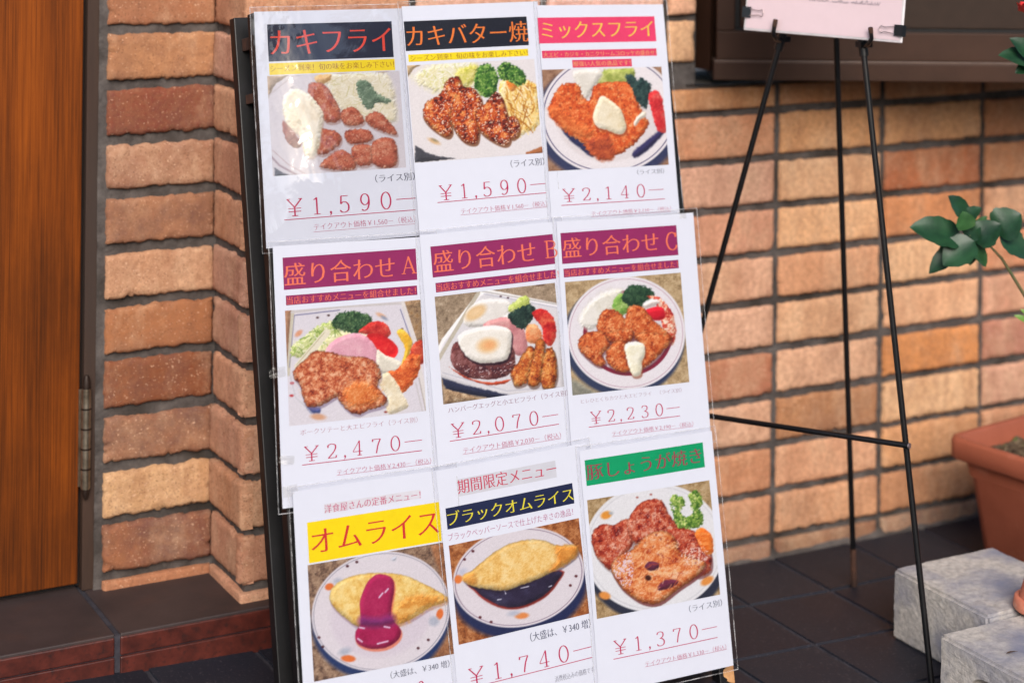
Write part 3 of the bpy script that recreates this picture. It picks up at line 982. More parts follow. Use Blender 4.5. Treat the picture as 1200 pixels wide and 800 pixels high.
def glyph(ch, x0, y0, gw, gh, thin, thick):
    """broad pen drawing of a figure or letter -> list of (verts, quads)"""
    res = []
    for st in GL[ch]:
        pts = smooth_path([(x0 + a * gw, y0 + b * gh) for a, b in st], 8 if len(st) < 12 else 2)
        pts = np.array(pts)
        T = np.gradient(pts, axis=0); T /= np.maximum(np.linalg.norm(T, axis=1, keepdims=True), 1e-9)
        wd = thin + (thick - thin) * np.abs(T[:, 1]) ** 1.3
        if len(st) == 2 and st[0][0] < st[1][0] and ch in '1A4' and abs(st[0][1] - st[1][1]) > .3: wd = np.full(len(pts), thick)
        if ch == 'A' and st[0][0] > st[1][0]: wd = np.full(len(pts), thin * 1.4)
        if ch == '4' and len(st) == 2 and st[0][0] > st[1][0]: wd = np.full(len(pts), thin * 1.2)
        Nn = np.stack([-T[:, 1], T[:, 0]], 1)
        a = pts + Nn * wd[:, None] / 2; b = pts - Nn * wd[:, None] / 2
        n = len(pts)
        res.append((np.concatenate([a, b]), [(k, n + k, n + k + 1, k + 1) for k in range(n - 1)]))
    return res


# ================================================================= PRINTED FOOD PHOTOGRAPHS
class Paint:
    """colours a printed photo; shapes are given in survey coordinates of the print"""
    def __init__(s, x, y, seed):
        s.x, s.y = x, y
        s.c = np.ones(x.shape + (3,)) * 200.0
        s.seed = seed
        s.tf = (0, 0, 1)

    def t(s, ox, oy, sc): s.tf = (ox, oy, sc)

    def P(s, pts):
        ox, oy, sc = s.tf
        return np.array([(ox + a / sc, oy + b / sc) for a, b in pts])

    def L(s, v): return v / s.tf[2]

    def put(s, m, col):
        col = np.array(col, float)
        s.c = s.c * (1 - m[..., None]) + col * m[..., None]

    def pal(s, cols, scale, seed=0, contrast=1.6, octv=4, sx=1.0, sy=1.0):
        n = 0.62 * fbm(s.x / scale / 2.8 * sx + 3.1 * seed, s.y / scale / 2.8 * sy + s.seed * 7.7, s.seed + seed, octv) \
            + 0.38 * fbm(s.x / scale * 1.3 * sx + 3.1 * seed, s.y / scale * 1.3 * sy, s.seed + seed + 3, octv)
        n = n + 0.16 * (vnoise(s.x * 1.15 + seed, s.y * 1.15, s.seed + 91) - 0.5)
        n = np.clip((n - 0.5) * contrast * 1.15 + 0.56, 0, 0.9999) * (len(cols) - 1)
        k = n.astype(int); f = (n - k)[..., None]
        C = np.array(cols, float)
        return C[k] * (1 - f) + C[k + 1] * f

    def sdf(s, pts, smooth=True):
        q = s.P(pts)
        if smooth:
            n = len(q); out = []
            for i in range(n):
                p0, p1, p2, p3 = q[i - 1], q[i], q[(i + 1) % n], q[(i + 2) % n]
                for t in (0, .25, .5, .75):
                    out.append(0.5 * ((2 * p1) + (-p0 + p2) * t + (2 * p0 - 5 * p1 + 4 * p2 - p3) * t * t + (-p0 + 3 * p1 - 3 * p2 + p3) * t ** 3))
            q = np.array(out)
        d = np.full(s.x.shape, 1e9); ins = np.zeros(s.x.shape, bool)
        for i in range(len(q)):
            a = q[i]; b = q[(i + 1) % len(q)]
            e = b - a; l2 = max(e @ e, 1e-9)
            t = np.clip(((s.x - a[0]) * e[0] + (s.y - a[1]) * e[1]) / l2, 0, 1)
            d = np.minimum(d, (s.x - a[0] - t * e[0]) ** 2 + (s.y - a[1] - t * e[1]) ** 2)
            if a[1] != b[1]:
                cr = ((a[1] > s.y) != (b[1] > s.y)) & (s.x < (b[0] - a[0]) * (s.y - a[1]) / (b[1] - a[1]) + a[0])
                ins ^= cr
        d = np.sqrt(d)
        return np.where(ins, d, -d)

    def mask(s, d, soft=0.8, jit=0.0, js=3.0, seed=5):
        if jit: d = d + (fbm(s.x / js, s.y / js, s.seed + seed, 3) - 0.5) * 2 * jit
        return np.clip(d / (2 * soft) + 0.5, 0, 1), d

    def blob(s, pts, cols, scale=3.0, soft=0.7, jit=0.8, js=2.5, contrast=1.7, rim=0.0, rimw=2.0, lit=0.16, seed=0, smooth=True, under=None, sx=1, sy=1):
        d = s.sdf(pts, smooth)
        if under:
            mu, _ = s.mask(np.roll(np.roll(d, 3, 0), 1, 1) + 0.6, 0.8)
            s.put(mu * under[3] if len(under) > 3 else mu * .6, under[:3])
        m, d = s.mask(d, soft, jit * 1.35, js * 1.25, seed)
        c = s.pal(cols, scale, seed + 2, contrast, sx=sx, sy=sy) if isinstance(cols[0], (tuple, list)) else np.ones(s.x.shape + (3,)) * np.array(cols, float)
        if rim: c = c * (1 - rim * np.exp(-np.maximum(d, 0) / rimw))[..., None]
        if lit:
            hh = 1 - (1 - np.clip(d, 0, 6) / 6) ** 2
            gx = np.gradient(hh, axis=0) + 0.5 * np.gradient(hh, axis=1)
            c = c * (1 + lit * np.clip(gx * 7, -1.3, 1))[..., None]
        s.put(m, c) if False else None
        s.c = s.c * (1 - m[..., None]) + np.clip(c, 0, 255) * m[..., None]
        return d

    def ell(s, cx, cy, rx, ry, rot, col, soft=0.6, ring=None, part=1.0):
        ox, oy, sc = s.tf
        x = s.x - (ox + cx / sc); y = s.y - (oy + cy / sc)
        c, n = math.cos(math.radians(rot)), math.sin(math.radians(rot))
        u = (x * c + y * n) / (rx / sc); v = (-x * n + y * c) / (ry / sc)
        r = np.sqrt(u * u + v * v)
        R = min(rx, ry) / sc
        if ring is None:
            m = np.clip((1 - r) * R / (2 * soft) + 0.5, 0, 1)
        else:
            m = np.clip((ring / 2 - np.abs(1 - r) * R) / (2 * soft) + 0.5, 0, 1)
        s.put(m * part, col)
        return r

    def line(s, pts, wd, col, soft=0.5, part=1.0):
        q = s.P(pts); d = np.full(s.x.shape, 1e9)
        for a, b in zip(q[:-1], q[1:]):
            e = b - a; t = np.clip(((s.x - a[0]) * e[0] + (s.y - a[1]) * e[1]) / max(e @ e, 1e-9), 0, 1)
            d = np.minimum(d, np.hypot(s.x - a[0] - t * e[0], s.y - a[1] - t * e[1]))
        m = np.clip((s.L(wd) / 2 - d) / (2 * soft) + 0.5, 0, 1)
        s.put(m * part, col)

    def specks(s, pts, col, scale, thr, amt=0.9, seed=50):
        d = s.sdf(pts); m, _ = s.mask(d, 0.5)
        n = fbm(s.x / scale, s.y / scale, s.seed + seed, 2)
        s.put(m * np.clip((n - thr) / 0.08, 0, 1) * amt, col)

    def _inside(s, pts, n, seed):
        q = s.P(pts); r = np.random.default_rng(seed + s.seed * 31)
        out = []
        lo, hi = q.min(0), q.max(0)
        k = 0
        while len(out) < n and k < n * 30:
            k += 1
            p = lo + r.random(2) * (hi - lo); ins = False
            for i in range(len(q)):
                a, b = q[i], q[(i + 1) % len(q)]
                if (a[1] > p[1]) != (b[1] > p[1]) and p[0] < (b[0] - a[0]) * (p[1] - a[1]) / (b[1] - a[1]) + a[0]: ins = not ins
            if ins: out.append(p)
        return out, r

    def dots(s, pts, cols, n, r0, r1, seed=0, soft=.45, part=.85):
        """scattered crumbs, curls, grains"""
        P_, r = s._inside(pts, n, seed)
        for p in P_:
            a = r.random() * 3.14; ra = r0 + (r1 - r0) * r.random(); rb = ra * (0.5 + .5 * r.random())
            x = s.x - p[0]; y = s.y - p[1]
            sel = (np.abs(x) < ra + 2) & (np.abs(y) < ra + 2)
            u = (x[sel] * math.cos(a) + y[sel] * math.sin(a)) / ra; v = (-x[sel] * math.sin(a) + y[sel] * math.cos(a)) / rb
            m = np.clip((1 - np.sqrt(u * u + v * v)) * rb / (2 * soft) + .5, 0, 1) * part
            c = np.array(cols[r.integers(len(cols))], float)
            s.c[sel] = s.c[sel] * (1 - m[:, None]) + c * m[:, None]

    def shreds(s, pts, cols, n, ln, wd, ang=None, seed=0, part=.85):
        """shredded cabbage, pasta, fibres"""
        P_, r = s._inside(pts, n, seed); tf = s.tf; s.tf = (0, 0, 1)
        for p in P_:
            a = (r.random() * 6.28) if ang is None else math.radians(ang) + r.normal(0, .5)
            l = ln * (.5 + r.random()); k = r.normal(0, .35)
            pts_ = [(p[0] + l * t * math.cos(a + k * t), p[1] + l * t * math.sin(a + k * t)) for t in (-.5, -.2, .2, .5)]
            s.line(pts_, wd, cols[r.integers(len(cols))], .35, part)
        s.tf = tf

    def grain(s, amt=5):
        n = RNG.normal(0, amt, s.x.shape)
        s.c = np.clip(s.c + n[..., None], 0, 255)


FRY = [(150, 56, 32), (200, 84, 40), (226, 112, 56), (242, 160, 100)]
WASHFRY = [(142, 66, 52), (184, 92, 70), (200, 116, 90), (222, 160, 132)]
PARS = [(16, 38, 26), (36, 66, 42), (66, 98, 62), (104, 128, 88)]
GRAN = [(92, 70, 54), (140, 112, 86), (172, 144, 112), (200, 178, 150)]
GLAZE = [(60, 20, 24), (140, 48, 32), (200, 84, 38), (238, 150, 84)]
EGG = [(206, 148, 62), (232, 188, 100), (244, 212, 134), (248, 226, 164)]
GREENS = [(120, 150, 60), (180, 195, 110), (214, 220, 160), (236, 234, 206)]


def ph_oyster_fry(p):
    p.t(300, 80, 4)
    p.put(np.ones(p.x.shape), (218, 212, 220))
    p.blob([(40, 20), (160, 30), (95, 70), (60, 140)], [(176, 150, 126), (206, 186, 166)], 4, smooth=False)
    p.line([(60, 400), (110, 455), (200, 505)], 10, (170, 150, 160)); p.line([(80, 385), (150, 450), (240, 500)], 5, (196, 176, 182))
    p.blob([(88, 468), (130, 490), (170, 500), (88, 510)], (84, 84, 96), soft=0.8, smooth=False)
    p.line([(60, 130), (170, 40), (330, 10)], 6, (200, 190, 196))
    p.blob([(300, 30), (480, 20), (620, 30), (660, 180), (640, 260), (420, 220), (340, 100)], [(226, 212, 182), (238, 230, 206), (244, 238, 224)], 2.4, soft=3, jit=2)
    p.shreds([(340, 40), (480, 30), (620, 40), (650, 180), (630, 240), (430, 210), (360, 110)], [(246, 240, 226), (224, 214, 176), (214, 206, 160), (250, 248, 240)], 90, 9, .9)
    p.blob([(275, 40), (345, 28), (350, 55), (300, 80)], [(222, 170, 104), (236, 200, 150)], 3)
    for q in ([(250, 75), (310, 72), (360, 130), (400, 235), (330, 252), (285, 170), (248, 130)],
              [(400, 205), (460, 182), (508, 245), (480, 268), (415, 262)],
              [(512, 232), (570, 203), (632, 258), (664, 310), (620, 305), (545, 275)],
              [(290, 290), (380, 298), (398, 350), (330, 402), (285, 392)],
              [(422, 295), (525, 288), (545, 340), (440, 352)],
              [(300, 452), (400, 380), (472, 440), (445, 478), (340, 472)],
              [(448, 372), (540, 362), (552, 440), (480, 455)],
              [(548, 345), (640, 328), (664, 400), (658, 455), (600, 468), (550, 440)]):
        p.blob(q, WASHFRY, 2.2, jit=1.1, js=1.8, under=(150, 110, 100, .5), rim=0.2)
        p.dots(q, [(136, 66, 52), (222, 160, 130), (190, 100, 78), (232, 190, 166)], 45, .5, 1.3, part=.6)
    p.blob([(128, 245), (180, 300), (215, 360), (180, 372), (138, 330)], [(130, 84, 78), (176, 116, 104)], 2.5)
    p.blob([(130, 140), (175, 95), (245, 120), (312, 205), (305, 300), (285, 400), (235, 410), (205, 320), (140, 250)], [(232, 212, 182), (244, 232, 208), (250, 242, 226)], 4, jit=1.2, under=(180, 150, 130, .5))
    p.blob([(470, 68), (525, 62), (562, 112), (632, 150), (610, 168), (565, 160), (540, 192), (500, 172)], [(84, 106, 90), (112, 134, 112), (150, 168, 146)], 1.6, jit=1.6, js=1.6)


def ph_oyster_butter(p):
    p.put(np.ones(p.x.shape), (232, 226, 228))
    p.t(465, 0, 6.151)
    p.blob([(60, 470), (185, 455), (120, 500), (70, 560)], [(170, 140, 104), (200, 176, 140)], 3, smooth=False)
    p.blob([(110, 560), (240, 480), (400, 450), (560, 470), (560, 640), (420, 680), (250, 660)], [(222, 214, 150), (238, 230, 190), (240, 236, 220)], 3, soft=4, jit=3)
    p.shreds([(110, 560), (240, 490), (400, 460), (560, 480), (560, 640), (420, 670), (250, 650)], [(244, 242, 226), (226, 222, 160), (206, 206, 120), (250, 248, 240)], 90, 9, .9)
    p.blob([(420, 520), (500, 480), (570, 480), (570, 560), (470, 650), (420, 640)], [(180, 180, 60), (224, 214, 120), (240, 232, 180)], 2.5, soft=2, jit=2)
    p.blob([(740, 590), (860, 560), (960, 590), (1010, 640), (1020, 900), (930, 960), (860, 1000), (790, 930), (740, 800)], [(196, 138, 50), (240, 196, 104), (248, 222, 150), (252, 238, 200)], 1.6, jit=1.5, contrast=2.2, sx=1.6, sy=0.7)
    p.shreds([(760, 640), (860, 580), (980, 620), (1000, 880), (920, 940), (850, 960), (780, 850)], [(250, 226, 160), (214, 150, 60), (252, 238, 196), (236, 190, 96), (180, 116, 44)], 90, 13, 1.3, 70)
    p.blob([(780, 590), (840, 570), (870, 620), (820, 660)], [(222, 120, 40), (238, 160, 80)], 2)
    GP = [(24, 58, 26), (56, 104, 40), (104, 150, 62), (170, 196, 110)]
    p.blob([(555, 570), (585, 485), (640, 460), (690, 490), (725, 560), (700, 690), (610, 695), (552, 630)], GP, 1.5, jit=1.6, js=1.6, contrast=1.8)
    p.blob([(722, 490), (780, 448), (850, 480), (912, 520), (924, 590), (870, 622), (800, 585), (740, 570)], GP, 1.5, jit=1.6, js=1.6, contrast=1.8)
    G = [(70, 22, 22), (160, 56, 34), (214, 92, 40), (244, 164, 96)]
    p.dots([(555, 570), (585, 485), (640, 460), (690, 490), (725, 560), (700, 690), (610, 695)], [(24, 62, 26), (96, 146, 58), (60, 110, 42), (166, 196, 110), (30, 74, 30)], 110, .6, 1.7, 1)
    p.dots([(722, 490), (780, 448), (850, 480), (912, 520), (924, 590), (870, 622), (800, 585)], [(24, 62, 26), (96, 146, 58), (60, 110, 42), (166, 196, 110), (30, 74, 30)], 110, .6, 1.7, 2)
    p.t(465, 130, 5.714)
    U = (120, 70, 40, .8)
    for q in ([(180, 60), (170, 0), (200, -60), (290, -120), (330, -200), (400, -230), (430, -170), (440, -70), (380, 10), (362, 90), (365, 150), (330, 178), (240, 125)],
              [(350, 40), (380, -90), (430, -150), (500, -150), (560, -80), (560, 20), (548, 140), (530, 218), (460, 214), (395, 150)],
              [(520, 10), (600, -60), (650, -120), (700, -90), (740, 40), (760, 140), (748, 218), (700, 232), (615, 190), (550, 130)],
              [(740, 60), (790, 40), (815, 100), (808, 160), (760, 184)]):
        p.blob(q, G, 2.4, jit=1.4, js=2.2, contrast=2.4, under=U, rim=0.4, rimw=2.5)
        p.specks(q, (252, 226, 206), 1.5, 0.68, 0.85)
        p.dots(q, [(255, 236, 220), (250, 214, 180)], 16, .4, 1.1, part=.9); p.dots(q, [(66, 20, 22), (104, 32, 28)], 22, .6, 1.6, 4, part=.7)
    p.blob([(118, 228), (180, 272), (260, 302), (390, 320), (260, 335), (118, 345)], (70, 70, 78), smooth=False)
    p.blob([(860, 280), (985, 232), (985, 300), (860, 300)], [(140, 80, 50), (170, 110, 70)], 3, smooth=False)
    p.ell(245, 205, 42, 15, 25, (224, 186, 140), 1.2); p.ell(250, 198, 20, 7, 25, (150, 140, 110), 1)


def ph_mix_fry(p):
    p.t(620, 0, 6.156)
    p.put(np.ones(p.x.shape), (160, 120, 100)); p.c = p.pal([(112, 78, 60), (156, 116, 92), (176, 140, 116)], 2.2)
    p.t(0, 0, 1)
    p.ell(711, 142, 86, 72, 0, (56, 62, 96), 2.5)
    p.ell(712, 134, 80, 70, -4, (236, 230, 234), 0.6); p.ell(712, 134, 76.5, 66.5, -4, (70, 64, 110), 0.35, ring=1.0)
    p.ell(712, 136, 62, 54, -4, (226, 218, 220), 2)
    p.t(620, 0, 6.156)
    p.blob([(470, 600), (500, 540), (540, 505), (640, 500), (742, 495), (745, 570), (680, 605), (560, 640)], [(122, 140, 56), (170, 180, 92), (204, 208, 130)], 3, jit=1.5)
    p.blob([(310, 520), (470, 500), (520, 540), (470, 620), (400, 720), (340, 620)], [(222, 216, 206), (238, 234, 226)], 4, soft=2)
    p.t(620, 120, 5.717)
    p.blob([(205, 120), (300, 210), (400, 290), (420, 370), (330, 310), (225, 210)], (48, 52, 92), soft=1.2)
    p.blob([(690, 330), (800, 240), (880, 180), (895, 205), (790, 320), (700, 375)], (54, 50, 90), soft=1.2)
    p.t(620, 0, 6.156)
    F2 = [(168, 58, 30), (216, 88, 40), (234, 114, 56), (246, 158, 100)]
    p.blob([(185, 660), (250, 605), (350, 615), (375, 700), (430, 720), (460, 620), (560, 598), (730, 596), (775, 700), (800, 800), (850, 880), (840, 930), (780, 1010), (700, 1080), (600, 1130), (500, 1135), (410, 1090), (370, 1030), (260, 960), (235, 900), (150, 850), (130, 790)],
           F2, 1.8, jit=1.6, js=1.8, contrast=2.0, rim=0.3, rimw=2)
    p.dots([(185, 660), (250, 605), (350, 615), (375, 700), (430, 720), (460, 620), (560, 598), (730, 596), (850, 880), (780, 1010), (600, 1130), (410, 1090), (260, 960), (150, 850)], [(122, 44, 28), (238, 166, 104), (206, 92, 44), (248, 196, 140), (160, 62, 34)], 420, .5, 1.5, part=.6)
    p.t(620, 120, 5.717)
    p.blob([(390, 250), (520, 230), (560, 320), (540, 395), (440, 380), (385, 310)], [(132, 52, 42), (180, 78, 46), (206, 104, 60)], 2, soft=2, jit=2)
    p.blob([(130, 20), (240, 60), (330, 140), (420, 190), (380, 240), (250, 200), (140, 110)], [(176, 66, 34), (216, 104, 50), (236, 140, 80)], 2, soft=2, jit=2)
    p.t(0, 0, 1)
    p.blob([(703, 113), (714, 118), (725, 128), (729, 137), (732, 152), (724, 158), (710, 153), (698, 149), (693, 138), (697, 124)], [(226, 210, 176), (238, 226, 198), (244, 236, 216)], 4, jit=0.5, under=(150, 70, 40, .7))
    p.t(620, 120, 5.717)
    p.blob([(690, 140), (720, 90), (765, 60), (775, 95), (735, 120), (700, 160)], [(228, 210, 190), (240, 230, 216)], 3)
    p.t(620, 0, 6.156)
    p.blob([(683, 560), (725, 535), (772, 585), (800, 565), (872, 622), (855, 700), (832, 785), (765, 730), (735, 650)], [(18, 36, 40), (36, 60, 60), (66, 92, 86)], 1.6, jit=1.4, js=1.6)
    p.blob([(850, 700), (880, 660), (915, 655), (950, 720), (965, 800), (985, 930), (960, 960), (910, 930), (870, 800)], [(176, 30, 40), (218, 56, 60), (236, 110, 100)], 2.4, jit=1)


def ph_pork(p):
    p.t(310, 270, 5)
    p.put(np.ones(p.x.shape), (222, 217, 226))
    p.blob([(100, 460), (150, 462), (128, 830), (100, 830)], [(150, 104, 78), (190, 150, 120)], 3, smooth=False)
    p.blob([(800, 415), (910, 400), (930, 740), (880, 660)], GRAN[:3] + [(150, 110, 70)], 2, smooth=False)
    p.line([(155, 478), (128, 840)], 22, (206, 198, 180)); p.line([(150, 478), (420, 448), (800, 425)], 14, (206, 200, 200)); p.line([(800, 425), (875, 660), (950, 1100)], 22, (226, 220, 218))
    p.line([(165, 497), (430, 466)], 5, (96, 96, 140)); p.line([(785, 462), (858, 670)], 5, (110, 110, 150)); p.line([(165, 497), (135, 800)], 4, (130, 130, 160))
    p.ell(190, 602, 26, 14, -40, (222, 160, 128), 1); p.ell(672, 497, 30, 12, 25, (226, 180, 150), 1); p.ell(690, 512, 22, 9, 30, (150, 156, 176), 1)
    for (x, y) in ((300, 510), (365, 497), (795, 577)): p.ell(x, y, 8, 6, 0, (80, 50, 50), 0.5)
    p.blob([(145, 690), (250, 600), (330, 545), (425, 530), (440, 600), (400, 660), (300, 710), (170, 745)], [(98, 130, 58), (160, 184, 92), (210, 216, 150), (236, 234, 200)], 2.2, jit=2, js=2)
    p.blob([(300, 660), (420, 590), (560, 600), (600, 640), (420, 700), (330, 740)], [(222, 218, 150), (240, 236, 196)], 2, soft=2, jit=2)
    p.blob([(385, 525), (440, 478), (560, 480), (618, 512), (610, 570), (535, 605), (440, 585), (388, 560)], PARS, 1.5, jit=1.8, js=1.6, contrast=2)
    p.dots([(390, 525), (440, 480), (560, 482), (615, 512), (600, 570), (535, 600), (440, 580)], [(14, 36, 24), (78, 112, 76), (40, 74, 48), (104, 134, 96)], 130, .5, 1.5, 3, part=.8)
    p.shreds([(145, 690), (250, 605), (330, 550), (430, 600), (300, 705), (175, 740)], [(240, 238, 210), (150, 176, 84), (206, 214, 146), (104, 136, 60)], 70, 9, 1.0)
    p.line([(352, 600), (185, 795)], 42, (234, 226, 206)); p.line([(340, 598), (178, 785)], 6, (200, 190, 160))
    p.blob([(540, 590), (620, 535), (700, 545), (728, 600), (690, 640), (600, 612)], [(170, 30, 36), (206, 56, 50), (230, 110, 90)], 2.4, jit=.8)
    p.blob([(588, 622), (650, 602), (740, 648), (772, 702), (742, 748), (670, 724)], [(206, 20, 34), (228, 40, 44), (240, 80, 70)], 5, jit=.4, lit=-.1)
    p.blob([(345, 705), (400, 640), (500, 602), (580, 616), (645, 690), (655, 790), (560, 830), (360, 790)], [(212, 146, 166), (226, 168, 184), (234, 186, 196)], 6, jit=.5, under=(200, 190, 150, .5))
    p.blob([(650, 700), (700, 730), (790, 770), (800, 830), (660, 830)], [(214, 206, 190), (232, 226, 212)], 3)
    p.blob([(765, 600), (800, 578), (855, 655), (815, 780), (788, 790), (812, 690)], [(230, 170, 40), (246, 206, 90)], 4, jit=.5)
    p.blob([(846, 690), (880, 650), (918, 650), (925, 760), (870, 800), (842, 760)], [(140, 36, 30), (196, 66, 46), (224, 110, 80)], 2)
    p.t(320, 420, 5.335)
    p.blob([(700, 90), (770, 60), (830, -20), (905, -20), (905, 70), (850, 170), (792, 218), (755, 150)], FRY, 2, jit=1.4)
    p.line([(900, 120), (945, 330)], 5, (170, 160, 150)); p.line([(880, 150), (925, 335)], 4, (190, 184, 180))
    p.blob([(200, 300), (285, 306), (275, 342), (225, 335)], (84, 96, 156), soft=1.4)
    p.blob([(640, 140), (700, 85), (762, 150), (800, 220), (835, 290), (780, 330), (715, 345), (690, 295), (700, 240)], [(224, 206, 172), (236, 222, 192), (244, 236, 216)], 3.5, jit=.8)
    PK = [(120, 44, 32), (170, 70, 44), (202, 104, 66), (224, 146, 104), (238, 184, 150)]
    p.blob([(118, 70), (180, 10), (250, -45), (340, -45), (430, -20), (560, -10), (640, 30), (664, 110), (640, 170), (700, 245), (682, 292), (580, 322), (520, 348), (455, 322), (400, 262), (385, 238), (290, 292), (205, 300), (178, 250), (158, 170), (122, 120)],
           PK, 2.0, jit=1.2, js=2, contrast=2.0, rim=0.45, rimw=2.2, under=(110, 90, 120, .5))
    p.dots([(130, 80), (250, -40), (430, -10), (640, 40), (650, 170), (690, 280), (520, 340), (400, 250), (210, 290)], [(112, 40, 30), (236, 190, 150), (190, 98, 60), (222, 146, 100), (140, 56, 38)], 260, .5, 1.7, part=.5)
    p.dots([(430, 210), (520, 150), (600, 160), (680, 250), (560, 310), (460, 310)], [(122, 44, 28), (238, 166, 104), (206, 92, 44), (248, 196, 140), (160, 62, 34)], 110, .5, 1.4, 9, part=.6)
    p.blob([(430, 200), (520, 140), (600, 150), (670, 240), (560, 300), (470, 300)], [(190, 86, 36), (222, 122, 58), (236, 160, 100)], 2, soft=4, jit=3)
    p.ell(272, 362, 46, 19, 5, (214, 164, 132), 1.4)
    p.specks([(130, 80), (340, -30), (640, 40), (680, 280), (520, 330), (400, 240), (200, 280)], (244, 200, 160), 1.7, .62, .3)
    p.ell(108, 152, 12, 9, 0, (190, 60, 70), .6); p.ell(105, 230, 13, 8, 0, (190, 60, 70), .6); p.ell(692, 332, 10, 6, 0, (150, 60, 50), .6)
    p.line([(95, 100), (130, 240), (230, 335)], 4, (190, 190, 198))


def ph_hamburg(p):
    p.c = p.pal([(118, 98, 80), (150, 130, 108), (172, 150, 126), (194, 176, 152)], 2.0, contrast=1.7)
    p.t(490, 265, 5.926)
    p.blob([(395, 465), (450, 435), (970, 540), (1000, 1150), (640, 1190), (520, 1190), (90, 1040), (80, 920), (150, 780)], (224, 221, 226), smooth=False, jit=.2)
    p.line([(400, 465), (180, 830), (80, 1000)], 26, (196, 188, 172)); p.line([(420, 450), (960, 545)], 10, (196, 192, 190)); p.line([(440, 470), (960, 568)], 4, (170, 172, 190))
    for (x, y) in ((555, 487), (605, 497)): p.ell(x, y, 8, 6, 0, (80, 50, 60), .5)
    p.t(500, 395, 5.518)
    p.blob([(85, 262), (200, 300), (520, 372), (420, 395), (120, 345), (90, 300)], (42, 46, 70), soft=1, smooth=False)
    p.blob([(95, 330), (260, 370), (340, 400), (105, 440)], GRAN, 2, smooth=False)
    p.line([(90, 228), (500, 345), (840, 320)], 5, (186, 186, 200))
    p.blob([(130, 190), (260, 262), (400, 290), (530, 268), (480, 300), (370, 305), (230, 260)], [(170, 60, 40), (206, 92, 60)], 3)
    p.t(490, 265, 5.926)
    p.blob([(300, 640), (340, 565), (430, 508), (605, 515), (615, 620), (500, 690), (330, 700)], [(224, 220, 214), (238, 234, 230)], 4)
    p.ell(382, 600, 80, 42, -32, (232, 196, 146), 2.0); p.ell(385, 598, 45, 22, -32, (240, 208, 164), 2.0)
    p.blob([(605, 565), (700, 488), (750, 498), (745, 560), (640, 605)], [(140, 160, 66), (186, 200, 100), (214, 220, 150)], 2, jit=1.4)
    p.blob([(600, 600), (640, 620), (600, 680), (560, 640)], (238, 234, 220), soft=1.5)
    p.blob([(430, 700), (540, 636), (640, 645), (715, 720), (740, 820), (720, 900), (600, 860)], [(190, 118, 124), (208, 142, 144), (222, 168, 166)], 5, jit=.5)
    p.blob([(606, 625), (660, 578), (762, 543), (795, 600), (760, 660), (718, 715), (650, 688)], [(18, 34, 34), (38, 60, 54), (70, 94, 80)], 1.5, jit=1.4, js=1.6)
    p.blob([(775, 595), (850, 575), (925, 640), (938, 760), (900, 830), (850, 800), (840, 700), (790, 640)], [(168, 28, 36), (206, 50, 46), (232, 110, 80)], 2.6, jit=.8)
    p.blob([(730, 700), (790, 680), (840, 740), (820, 810), (740, 800)], [(220, 110, 60), (240, 190, 140)], 2)
    p.t(500, 395, 5.518)
    p.blob([(143, 90), (150, 180), (225, 245), (300, 268), (450, 264), (540, 215), (558, 140), (525, 50), (400, 30), (200, 20)], [(56, 28, 40), (92, 46, 52), (120, 66, 64), (150, 100, 100)], 3, jit=.8, contrast=1.8)
    p.blob([(185, 0), (230, -40), (340, -70), (450, -75), (525, -40), (530, 30), (516, 112), (478, 152), (340, 166), (255, 132), (200, 60)], [(232, 222, 208), (240, 235, 226), (246, 242, 236)], 6, jit=.6, under=(40, 24, 36, .8))
    p.ell(378, 52, 66, 46, -10, (238, 196, 144), 3.0); p.ell(388, 50, 34, 24, -10, (240, 176, 120), 2.5)
    p.specks([(150, 150), (240, 180), (420, 190), (550, 150), (520, 220), (300, 258)], (214, 190, 190), 1.5, .66, .8)
    S3 = [(120, 50, 34), (190, 90, 42), (224, 138, 66), (242, 180, 110)]
    for q in ([(525, 225), (580, 150), (640, 60), (690, 90), (660, 200), (630, 290), (560, 315), (535, 270)],
              [(630, 260), (670, 130), (690, 20), (745, 30), (740, 180), (710, 300), (655, 318)],
              [(725, 200), (755, 80), (805, 85), (828, 240), (795, 328), (730, 318)]):
        p.blob(q, S3, 2.2, jit=1.3, contrast=1.9, rim=0.45, rimw=1.8, under=(90, 60, 50, .6))
        p.dots(q, [(122, 44, 28), (238, 166, 104), (206, 92, 44), (248, 196, 140), (160, 62, 34)], 60, .5, 1.3, part=.55)


